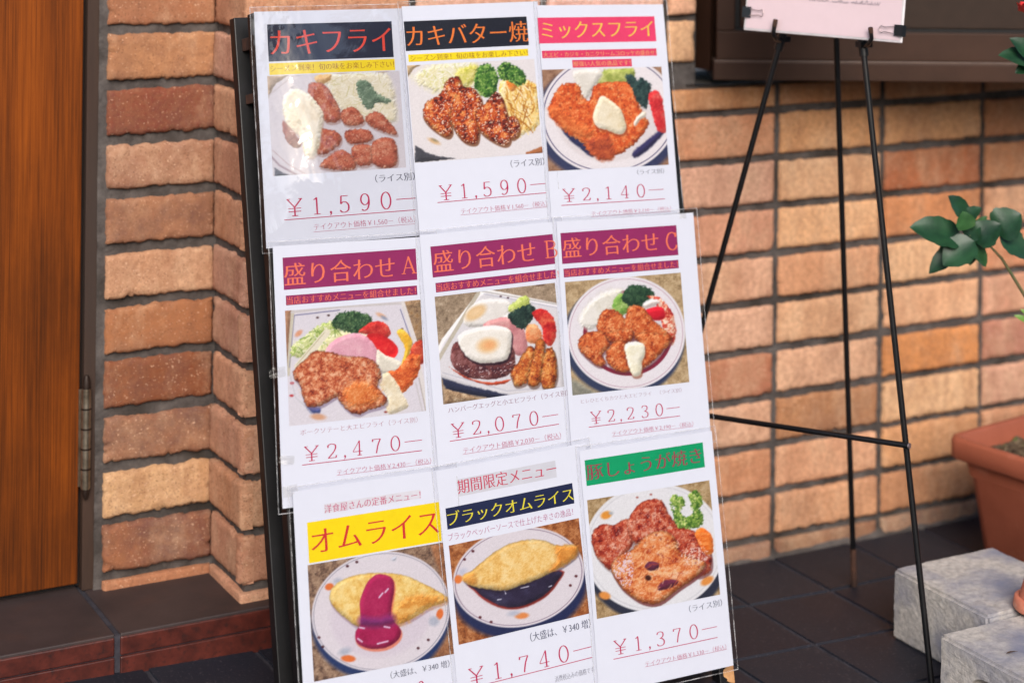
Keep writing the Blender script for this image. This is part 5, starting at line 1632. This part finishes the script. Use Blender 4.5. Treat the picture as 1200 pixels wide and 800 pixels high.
T = Zt(500, 520, 5.714); T2 = Zt(510, 640, 5)
S = Sheet('menu sheet with navy band over omelette lying in dark sauce', (506, 551), (716, 832), (T(98, 425), T(942, 255)), 7)
S.band(T(172, 232), T(840, 216), (214, 215, 225)); S.text('期間限定メニュー', T(178, 282), T(835, 156), 94 / 5.714, (206, 46, 84))
S.band(T(98, 425), T(958, 390), (28, 38, 76)); S.text('ブラックオムライス', T(110, 492), T(950, 330), 94 / 5.714, (236, 222, 60))
S.text('ブラックペッパーソースで仕上げた辛さの逸品！', T(115, 612), T(948, 452), 50 / 5.714, (186, 96, 140), thin=.014, fat=-.003)
S.photo(T(120, 672), T2(875, 383), ph_black_omelette, 18)
S.text('（大盛は、￥340 増）', T2(528, 518), T2(882, 443), 54 / 5, (72, 76, 104))
S.price('1740', T2(165, 745), T2(888, 590), 98 / 5, (T2(168, 808), T2(892, 650)))
S.text('消費税込みの価格です', T2(672, 768), T2(902, 706), 36 / 5, (110, 110, 130), thin=.02, fat=-.004)

T = Zt(665, 510, 5.333); T2 = Zt(670, 640, 5)
S = Sheet('menu sheet with green band over ginger pork, in the bottom right corner', (673, 527), (853, 777), (T(75, 150), T(810, 38)), 8)
S.band(T(75, 150), T(825, 192), (0, 160, 104)); S.text('豚しょうが焼き', T(86, 226), T(802, 117), 98 / 5.333, (158, 62, 84), fat=.010)
S.photo(T(90, 398), T2(835, 272), ph_ginger_pork, 19)
S.text(RICE, T2(652, 357), T2(846, 317), 42 / 5, (110, 116, 134))
S.price('1370', T2(210, 580), T2(818, 465), 84 / 5, (T2(212, 650), T2(820, 520)))
S.sub('1,330', T2(395, 672), T2(872, 583), 34 / 5, (T2(395, 693), T2(876, 590)))

def clear_tape(p, w, h, ang, label):
    u = buv(p)
    m = BOARD @ Matrix.Translation((u[0], u[1], 0.0105)) @ Matrix.Rotation(ang, 4, 'Z')
    o = empty('clear_tape', mat=m); tag(o, label, 'tape', 'bits of clear tape holding the sheets')
    x, y = np.meshgrid(np.linspace(-w / 2, w / 2, 16), np.linspace(-h / 2, h / 2, 12))
    z = np.where(x < 0, x * 0.35, 0) + (fbm(x * 300, y * 300, 5, 2) - 0.5) * 0.0012
    mb = MB(); mb.grid(np.stack([x, y, z], -1)); mb.build('strip', M['tape'], o)


clear_tape((322, 436), 0.020, 0.012, 0.05, 'crinkled clear tape on the left edge beside the pork photo')
clear_tape((333, 538), 0.018, 0.010, -0.1, 'clear tape on the left edge beside the price of pork and shrimp')
clear_tape((337, 574), 0.018, 0.013, 0.1, 'clear tape at the upper left corner of the yellow omelette sheet')
clear_tape((795, 252), 0.011, 0.010, 0.0, 'clear tape on the right edge between the pink and cutlet sheets')

# ================================================================= EASEL AND PINK NOTICE
def build_easel():
    E_ = empty('display_easel', (1.75, 2.2, 0))
    E_.matrix_world = Matrix.Identity(4)
    tag(E_, 'thin black iron tripod easel standing before the wall right of the menu board', 'easel')
    FR = on_z((1093.5, 817), 0.0)
    cdir = RIGHT * 0.80 - FWD * 0.60                       # along the front of the easel, left to right
    FL = FR - cdir * 0.485
    FL[2] = 0
    RB = on_z((1001, 687), 0.0)
    # tops of the front legs
    def depth(P): return (P - CAMP) @ FWD
    TR = at_depth((1011, 52), 2.60); TL_ = at_depth((915.5, 46), 2.688)
    AP = at_depth((979.5, 30), 2.74)
    r = 0.0041
    def leg(a, b, rr=r):
        mb = MB(); n = 10
        pts = [a + (b - a) * t for t in np.linspace(0, 1, n)]
        mb.tube(pts, rr, 12)
        o = mb.build('leg', M['iron'], E_)
        mb = MB(); e = (b - a) / np.linalg.norm(b - a)
        mb.tube([b - e * 0.008, b], rr * 1.35, 12); mb.build('foot', M['iron'], o)
        return o
    # the front legs run on above the hooks, behind the notice
    up = 0.16
    for T_, F_ in ((TR, FR), (TL_, FL)):
        e = (T_ - F_) / np.linalg.norm(T_ - F_)
        leg(T_ + e * up + np.array([0, 0.012, 0]) * 0, F_)
    # rear leg with its rusted end
    k = on_z((1001, 687), 0.0)
    rt = AP + (AP - RB) / np.linalg.norm(AP - RB) * 0.03
    seam = RB + (AP - RB) * 0.0715
    mb = MB(); mb.tube([rt + (seam - rt) * t for t in np.linspace(0, 1, 8)], r * 1.02, 12)
    o = mb.build('leg', M['iron'], E_)
    mb = MB(); mb.tube([seam, seam + (RB - seam) * .5, RB], [r * 1.12, r * 1.1, r * 1.2], 12)
    tag(mb.build('rusted_foot', M['rust'], o))
    # crossbar in front of the front legs
    nf = np.cross(cdir, np.array([0, 0, 1.0])); nf = nf / np.linalg.norm(nf)
    if nf @ FWD > 0: nf = -nf
    def on_leg(T_, F_, y):
        best = min(np.linspace(0, 1, 2000), key=lambda t: abs(proj_y(T_ + (F_ - T_) * t) - y)); return T_ + (F_ - T_) * best
    def proj_y(X):
        d = X - CAMP; z = d @ FWD; a = d @ RIGHT / z * F_PX; b = -d[2] / z * F_PX
        return b + a * RHO + PP[1]
    a = on_leg(TR, FR, 519.0) + nf * 0.0092; b = on_leg(TL_, FL, 479.5) + nf * 0.0092
    e = (a - b) / np.linalg.norm(a - b)
    mb = MB(); mb.tube([b - e * 0.01, a + e * 0.0085], r * 0.92, 12); cb = mb.build('crossbar', M['iron'], E_)
    mb = MB(); mb.tube([a + e * 0.0086, a + e * 0.0105], r * 0.96, 12); mb.build('end_cap', M['wire'], cb)
    # hooks
    for T_, tip, knee in ((TL_, (909, 23), (906, 40)), (TR, (1020, 32.5), (1021.5, 45))):
        d0 = depth(T_)
        f = nf
        base = T_ + np.array([0, 0, -0.004])
        kn = at_depth(knee, d0 - 0.034); tp = at_depth(tip, d0 - 0.036)
        mid = base * 0.35 + kn * 0.65 + np.array([0, 0, -0.004])
        mb = MB(); mb.tube([base, mid, kn, kn * 0.72 + tp * 0.28, tp], r * 0.72, 10)
        hk = mb.build('hook', M['iron'], E_)
        mb = MB(); mb.tube([kn * 0.5 + tp * 0.5, tp], r * 0.80, 10); mb.build('rusty_tip', M['rust'], hk)
        e = (T_ - (FR if T_ is TR else FL)); e = e / np.linalg.norm(e)
        mb = MB(); mb.tube([T_ - e * 0.016, T_ + e * 0.012], r * 1.55, 12)
        mb.box(tuple(T_ + np.array([-0.008, -0.006, -0.004])), tuple(T_ + np.array([0.012, 0.006, 0.0035])))
        mb.build('collar', M['iron'], E_, bevel=0.0)
    # notice: a rigid white board, a pink sheet on it, two binder clips
    pl = at_depth((871, 35.5), 2.690); pr = at_depth((1056.5, 51), 2.545)
    xd = pr - pl; wd = np.linalg.norm(xd); xd = xd / wd
    ud = np.array([0, 0, 1.0]) + 0.14 * (-nf); ud = ud - xd * (ud @ xd); ud /= np.linalg.norm(ud)
    nn = np.cross(xd, ud)
    Mx = Matrix(((xd[0], ud[0], nn[0], pl[0]), (xd[1], ud[1], nn[1], pl[1]), (xd[2], ud[2], nn[2], pl[2]), (0, 0, 0, 1)))
    nb = empty('notice_board', mat=Mx)
    tag(nb, 'pale pink notice on a white board held up by the iron easel', 'notice')
    mb = MB(); mb.box((0, 0, -0.004), (wd, 0.30, 0.0)); mb.build('backing_board', M['whiteboard'], nb, bevel=0.0015)
    x, y = np.meshgrid(np.linspace(0.0035, wd - 0.003, 16), np.linspace(0.0035, 0.297, 16))
    mb = MB(); mb.grid(np.stack([x, y, 0.0006 + 0.0004 * np.sin(x * 30) * np.sin(y * 22)], -1)); mb.build('paper', M['pink'], nb)
    x, y = np.meshgrid(np.linspace(0.001, wd - 0.001, 16), np.linspace(0.001, 0.299, 16))
    mb = MB(); mb.grid(np.stack([x, y, 0.0016 + 0.0005 * np.sin(x * 41) * np.sin(y * 31)], -1)); mb.build('plastic_sleeve', M['film'], nb)
    # the foot of a line of grey script at the top edge of the picture
    rr = random.Random(4); mb = MB()
    x0 = 0.098; pts = []
    for wlen in (9, 7, 12):
        run = []
        for k in range(wlen * 4):
            t = k / 4
            run.append((x0 + t * 0.0036, 0.0485 + 0.0012 * math.sin(t * 6.1 + rr.random() * .4) + (0.0035 if rr.random() < .12 else 0), 0.0011))
        mb.tube(run, 0.00035, 5, cap=False); x0 += wlen * 0.0036 + 0.004
    mb.build('lettering', M['ink_grey'], nb)
    # clips
    for i, (x, y, sgn, lab) in enumerate(((0.0045, 0.0255, 1, 'black binder clip on the left edge of the pink notice'), (wd - 0.0045, 0.0165, -1, 'black binder clip on the right edge of the pink notice'))):
        cm = Mx @ Matrix.Translation((x, y, 0))
        ck = empty('binder_clip', mat=cm); tag(ck, lab, 'binder clip', 'binder clips on the pink notice')
        mb = MB()
        a = 0.0075
        sec = [(-0.006, -0.0075), (-0.006, 0.005), (0.0065, 0.0030), (0.0065, 0.0022), (-0.0048, 0.0036), (-0.0048, -0.0065)]
        v = [(sgn * p[0], yy, p[1] + 0.0) for yy in (-a, a) for p in sec]
        n = len(sec)
        mb.add(v, [(i_, (i_ + 1) % n, n + (i_ + 1) % n, n + i_) for i_ in range(n)] + [tuple(range(n)), tuple(range(2 * n - 1, n - 1, -1))])
        mb.build('body', M['clip'], ck)
        mb = MB()
        wpts = [(0.0050, -0.0052), (0.011, -0.0040), (0.020, -0.0030), (0.0245, -0.0048), (0.0262, -0.0030), (0.0275, 0.0), (0.0262, 0.0030), (0.0245, 0.0048), (0.020, 0.0030), (0.011, 0.0040), (0.0050, 0.0052)]
        mb.tube([(sgn * p[0], p[1], 0.0042) for p in wpts], 0.00062, 6, cap=False)
        mb.build('wire_handle', M['wire'], ck)


build_easel()

# ================================================================= BLOCKS, PLANTER, POT, ROSE
def rough_block(name, lo, hi, label, holes=None, seed=0):
    """concrete block with crumbly arrises; the cores open in its left end face"""
    root = empty(name, ((lo[0] + hi[0]) / 2, (lo[1] + hi[1]) / 2, 0)); root.matrix_world = Matrix.Identity(4)
    tag(root, label, 'concrete block', 'concrete blocks on the tiled floor')
    bm = bmesh.new()
    bmesh.ops.create_cube(bm, size=1.0)
    for v in bm.verts:
        v.co = Vector(((lo[0] + hi[0]) / 2 + v.co.x * (hi[0] - lo[0]), (lo[1] + hi[1]) / 2 + v.co.y * (hi[1] - lo[1]), (lo[2] + hi[2]) / 2 + v.co.z * (hi[2] - lo[2])))
    bmesh.ops.bevel(bm, geom=list(bm.edges), offset=0.004, segments=2, affect='EDGES')
    bmesh.ops.subdivide_edges(bm, edges=[e for e in bm.edges if e.calc_length() > 0.02], cuts=28, use_grid_fill=True)
    bmesh.ops.triangulate(bm, faces=[f for f in bm.faces if len(f.verts) > 4])
    for v in bm.verts:
        c = v.co
        n = float(fbm(np.array((c.x + 0.6 * c.z) * 130.0), np.array((c.y + 0.9 * c.z) * 130.0 + seed), seed, 4)) - 0.5
        n2 = float(fbm(np.array((c.x - 0.3 * c.z) * 26.0), np.array((c.y + 0.7 * c.z) * 26.0 + seed), seed + 5, 2)) - 0.5
        v.co += v.normal * (n * 0.0016 + n2 * 0.0014)
    me = bpy.data.meshes.new('body'); bm.to_mesh(me); bm.free()
    body = link('body', me, M['concrete'], root)
    if holes:
        bm2 = bmesh.new()
        for (y, z, r_) in holes:
            ret = bmesh.ops.create_cone(bm2, cap_ends=True, segments=28, radius1=r_, radius2=r_, depth=0.5,
                                        matrix=Matrix.Translation(((lo[0] + hi[0]) / 2, y, z)) @ Matrix.Rotation(math.pi / 2, 4, 'Y') @ Matrix.Scale(0.72, 4, (1, 0, 0)))
        m2 = bpy.data.meshes.new('core'); bm2.to_mesh(m2); bm2.free()
        cut = link('core', m2, M['concrete'])
        md = body.modifiers.new('cores', 'BOOLEAN'); md.operation = 'DIFFERENCE'; md.object = cut; md.solver = 'EXACT'
        dg = bpy.context.evaluated_depsgraph_get()
        new = bpy.data.meshes.new_from_object(body.evaluated_get(dg))
        body.modifiers.clear(); body.data = new
        bpy.data.objects.remove(cut)
    return root


rough_block('concrete_block', (1.772, 1.926, 0.001), (1.957, 2.118, 0.0985), 'farther grey concrete block, beside the terracotta planter', seed=3)
rough_block('concrete_block', (1.683, 1.530, 0.001), (1.873, 1.919, 0.0945), 'nearer grey concrete block with a core hole in its end', holes=[(1.83, 0.045, 0.030), (1.725, 0.045, 0.030), (1.62, 0.045, 0.030)], seed=8)


def build_planter():
    """long plastic trough with a rolled rim, turned a little from the wall"""
    zr = 0.205
    c0 = on_z((1108, 509), zr)                         # near rim corner
    e1 = on_z((1200, 480), zr) - c0; e1[2] = 0
    e2 = on_z((1200, 541), zr) - c0; e2[2] = 0
    a1 = e1 / np.linalg.norm(e1); a2 = e2 / np.linalg.norm(e2)
    # make the corner square, keep the mean direction
    ang = (math.atan2(a1[1], a1[0]) + math.atan2(a2[1], a2[0]) + math.pi / 2) / 2
    bx = np.array([math.cos(ang), math.sin(ang), 0]); by = np.array([math.sin(ang), -math.cos(ang), 0])
    W_, D_ = 0.27, 0.62
    root = empty('planter'); 
    o = c0.copy(); o[2] = 0
    mt = Matrix(((bx[0], -by[0], 0, o[0]), (bx[1], -by[1], 0, o[1]), (0, 0, 1, 0), (0, 0, 0, 1)))
    root.matrix_world = mt
    tag(root, 'terracotta coloured plastic planter trough full of soil beside the concrete blocks', 'planter')

    def ring(inset, z, rad, n=6):
        x0, x1, y0, y1 = inset, W_ - inset, -D_ + inset, -inset
        pts = []
        for (cx, cy, a0) in ((x1 - rad, y1 - rad, 0), (x0 + rad, y1 - rad, 90), (x0 + rad, y0 + rad, 180), (x1 - rad, y0 + rad, 270)):
            for k in range(n + 1):
                a = math.radians(a0 + 90 * k / n); pts.append((cx + rad * math.cos(a), cy + rad * math.sin(a), z))
        return pts
    prof = [(0.046, 0.0, 0.02), (0.040, 0.004, 0.022), (0.020, zr - 0.040, 0.024), (0.0185, zr - 0.037, 0.024), (0.003, zr - 0.034, 0.022), (0.0, zr - 0.031, 0.022), (0.0, zr - 0.006, 0.022), (0.002, zr - 0.001, 0.022), (0.006, zr, 0.02), (0.011, zr - 0.001, 0.018), (0.0135, zr - 0.005, 0.016), (0.016, zr - 0.03, 0.016), (0.022, zr - 0.06, 0.016)]
    rings = [ring(*q) for q in prof]
    n = len(rings[0]); mb = MB()
    v = [p for r_ in rings for p in r_]
    f = []
    for i in range(len(rings) - 1):
        for k in range(n):
            k2 = (k + 1) % n; f.append((i * n + k, i * n + k2, (i + 1) * n + k2, (i + 1) * n + k))
    mb.add(v, f, 0, True)
    mb.add(rings[0], [tuple(reversed(range(n)))])
    mb.build('trough', M['terracotta_plastic'], root)
    # soil
    x, y = np.meshgrid(np.linspace(0.0195, W_ - 0.0195, 60), np.linspace(-D_ + 0.0195, -0.0195, 110))
    z = zr - 0.024 + (fbm(x * 60, y * 60, 3, 4) - 0.5) * 0.022 + (fbm(x * 9, y * 9, 8, 2) - 0.5) * 0.02
    mb = MB(); mb.grid(np.stack([x, y, z], -1), smooth=False); mb.build('soil', M['soil'], root)
    return mt @ Vector((W_ * 0.55, -D_ * 0.5, zr - 0.04))


PLANT_AT = build_planter()


def leaf_mesh(mb, base, tip, width, up, fold=0.25, curve=0.12, mi=0):
    base = Vector(base); tip = Vector(tip); d = tip - base; l = d.length; d.normalize()
    side = d.cross(Vector(up)).normalized(); nn = side.cross(d).normalized()
    n = 12; rows = []
    for i in range(n + 1):
        t = i / n
        w_ = width * (math.sin(math.pi * t ** 0.80) ** 0.62) * (1 - 0.12 * t) / 2
        if i == n: w_ = width * 0.015
        c = base + d * l * t + nn * (-curve * l * (t - 0.45) ** 2 * 2)
        row = []
        for s_ in (-1, -0.5, 0, 0.5, 1):
            ser = 1 + (0.05 * math.sin(t * 52) if abs(s_) == 1 else 0)
            row.append(c + side * w_ * s_ * ser + nn * (abs(s_) * w_ * fold * (1 + .25 * math.sin(9 * t + s_))))
        rows.append(row)
    P = np.array([[tuple(p) for p in r_] for r_ in rows])
    mb.grid(P, mi=mi)


def build_rose():
    root = empty('rose_bush', tuple(PLANT_AT)); root.matrix_world = Matrix.Translation(PLANT_AT)
    inv = np.array(PLANT_AT)
    tag(root, 'rose bush with dark glossy leaves and a red bloom growing in the planter', 'plant')
    D0 = 2.66
    A = lambda x, y, dd=0.0: at_depth((x, y), D0 + dd) - inv
    base = np.array([0.0, 0.0, -0.01])
    mb = MB()
    cane = [base, A(1262, 440), A(1225, 386, 0.0), A(1200, 345, 0.0), A(1174, 303), A(1158, 286)]
    mb.tube([tuple(p) for p in cane], [0.005, 0.004, 0.0030, 0.0026, 0.0022, 0.0016], 8)
    twig = [A(1158, 286), A(1145, 280), A(1136, 276)]
    mb.tube([tuple(p) for p in twig], [0.0016, 0.0013, 0.0011], 6)
    tall = [base, A(1300, 300, -0.05), A(1262, 150, -0.08), A(1236, 85, -0.10), A(1215, 45, -0.10)]
    mb.tube([tuple(p) for p in tall], [0.006, 0.005, 0.0042, 0.0034, 0.0025], 8)
    mb.build('stem', M['stem'], root)
    up = -FWD * 0.75 + np.array([0, 0, 0.65])
    # leaflets: base, tip, width (m)
    LV = [((1128, 281), (1068, 264), .034, 0), ((1134, 258), (1113, 229), .022, 0), ((1132, 256), (1149, 243), .014, 0), ((1132, 270), (1129, 248), .020, -.01),
          ((1136, 278), (1088, 319), .022, .01), ((1142, 282), (1105, 310), .030, -.01), ((1138, 284), (1137, 311), .014, .01), ((1134, 280), (1157, 312), .022, 0),
          ((1143, 284), (1172, 262), .028, -.005), ((1140, 272), (1156, 253), .010, .01), ((1166, 272), (1196, 250), .034, 0), ((1172, 274), (1206, 302), .030, 0), ((1130, 276), (1148, 262), .024, .005)]
    for (b, t, wd, dd) in LV:
        mb = MB()
        u2 = up + RNG.normal(0, 0.16, 3)
        leaf_mesh(mb, A(*b, dd), A(*t, dd - 0.006), wd * 1.55, u2)
        mb.build('leaf', M['leaf' if RNG.random() < .65 else 'leaf_pale'], root)
    for (b, t, wd) in (((1208, 378), (1189, 369), .010), ((1210, 372), (1196, 362), .008)):
        mb = MB(); leaf_mesh(mb, A(*b), A(*t), wd, up); tag(mb.build('leaf', M['young_leaf'], root), 'light green young leaf')
    # foliage and bloom of the tall cane, high on the right
    for (b, t, wd) in (((1228, 78), (1172, 62), .030), ((1230, 82), (1186, 44), .026), ((1232, 70), (1190, 84), .024), ((1240, 90), (1214, 40), .03), ((1240, 80), (1262, 40), .03), ((1250, 110), (1215, 118), .028)):
        mb = MB(); leaf_mesh(mb, A(*b, -0.10), A(*t, -0.11), wd * 1.4, up + RNG.normal(0, .3, 3)); mb.build('leaf', M['leaf'], root)
    c = A(1207, 15, -0.10); fl = empty('flower'); fl.parent = root; fl.location = tuple(c)
    for k in range(14):
        a = k * 2.4; r0 = 0.006 + 0.0013 * k
        d = Vector((math.cos(a), math.sin(a), 0.9 - 0.055 * k)).normalized()
        mb = MB(); leaf_mesh(mb, Vector((0, 0, -0.006)), d * (0.014 + 0.0011 * k), 0.020 + 0.0006 * k, (-d.x * .3, -d.y * .3, 1), fold=0.35, curve=-0.35)
        mb.build('petal', M['petal'], fl)


build_rose()


def build_pot():
    """small clay pot turned upside down on the blocks"""
    c = on_z((1224, 714), 0.099)
    root = empty('clay_pot', (c[0], c[1], 0.0995))
    tag(root, 'small pinkish terracotta clay pot upside down on the concrete blocks', 'flower pot')

    def lathe(name, prof, mat, parent):
        n = 48; mb = MB(); v = []; f = []
        for (r_, z) in prof:
            for k in range(n):
                a = 2 * math.pi * k / n; v.append((r_ * math.cos(a), r_ * math.sin(a), z))
        for i in range(len(prof) - 1):
            for k in range(n):
                k2 = (k + 1) % n; f.append((i * n + k, i * n + k2, (i + 1) * n + k2, (i + 1) * n + k))
        mb.add(v, f, 0, True); return mb.build(name, mat, parent)
    lathe('rim', [(0.0340, 0.0), (0.0395, 0.0005), (0.0410, 0.003), (0.0395, 0.0150), (0.0375, 0.0165), (0.0335, 0.0166)], M['terracotta'], root)
    lathe('body', [(0.0334, 0.0150), (0.0325, 0.0185), (0.0270, 0.0380), (0.0245, 0.0450), (0.0225, 0.0462), (0.0060, 0.0462), (0.0050, 0.0445), (0.0050, 0.030)], M['terracotta'], root)


build_pot()


def build_dry_leaf():
    c = on_z((1186, 766), 0.0955)
    o = empty('dry_leaf', (c[0], c[1], 0.0968)); tag(o, 'tiny dark dry leaf lying on the nearer concrete block', 'leaf')
    mb = MB(); leaf_mesh(mb, Vector((-0.008, 0.002, 0.001)), Vector((0.009, -0.001, 0.002)), 0.004, (0, 0, 1)); mb.build('blade', M['dry_leaf'], o)


build_dry_leaf()
bpy.context.view_layer.update()
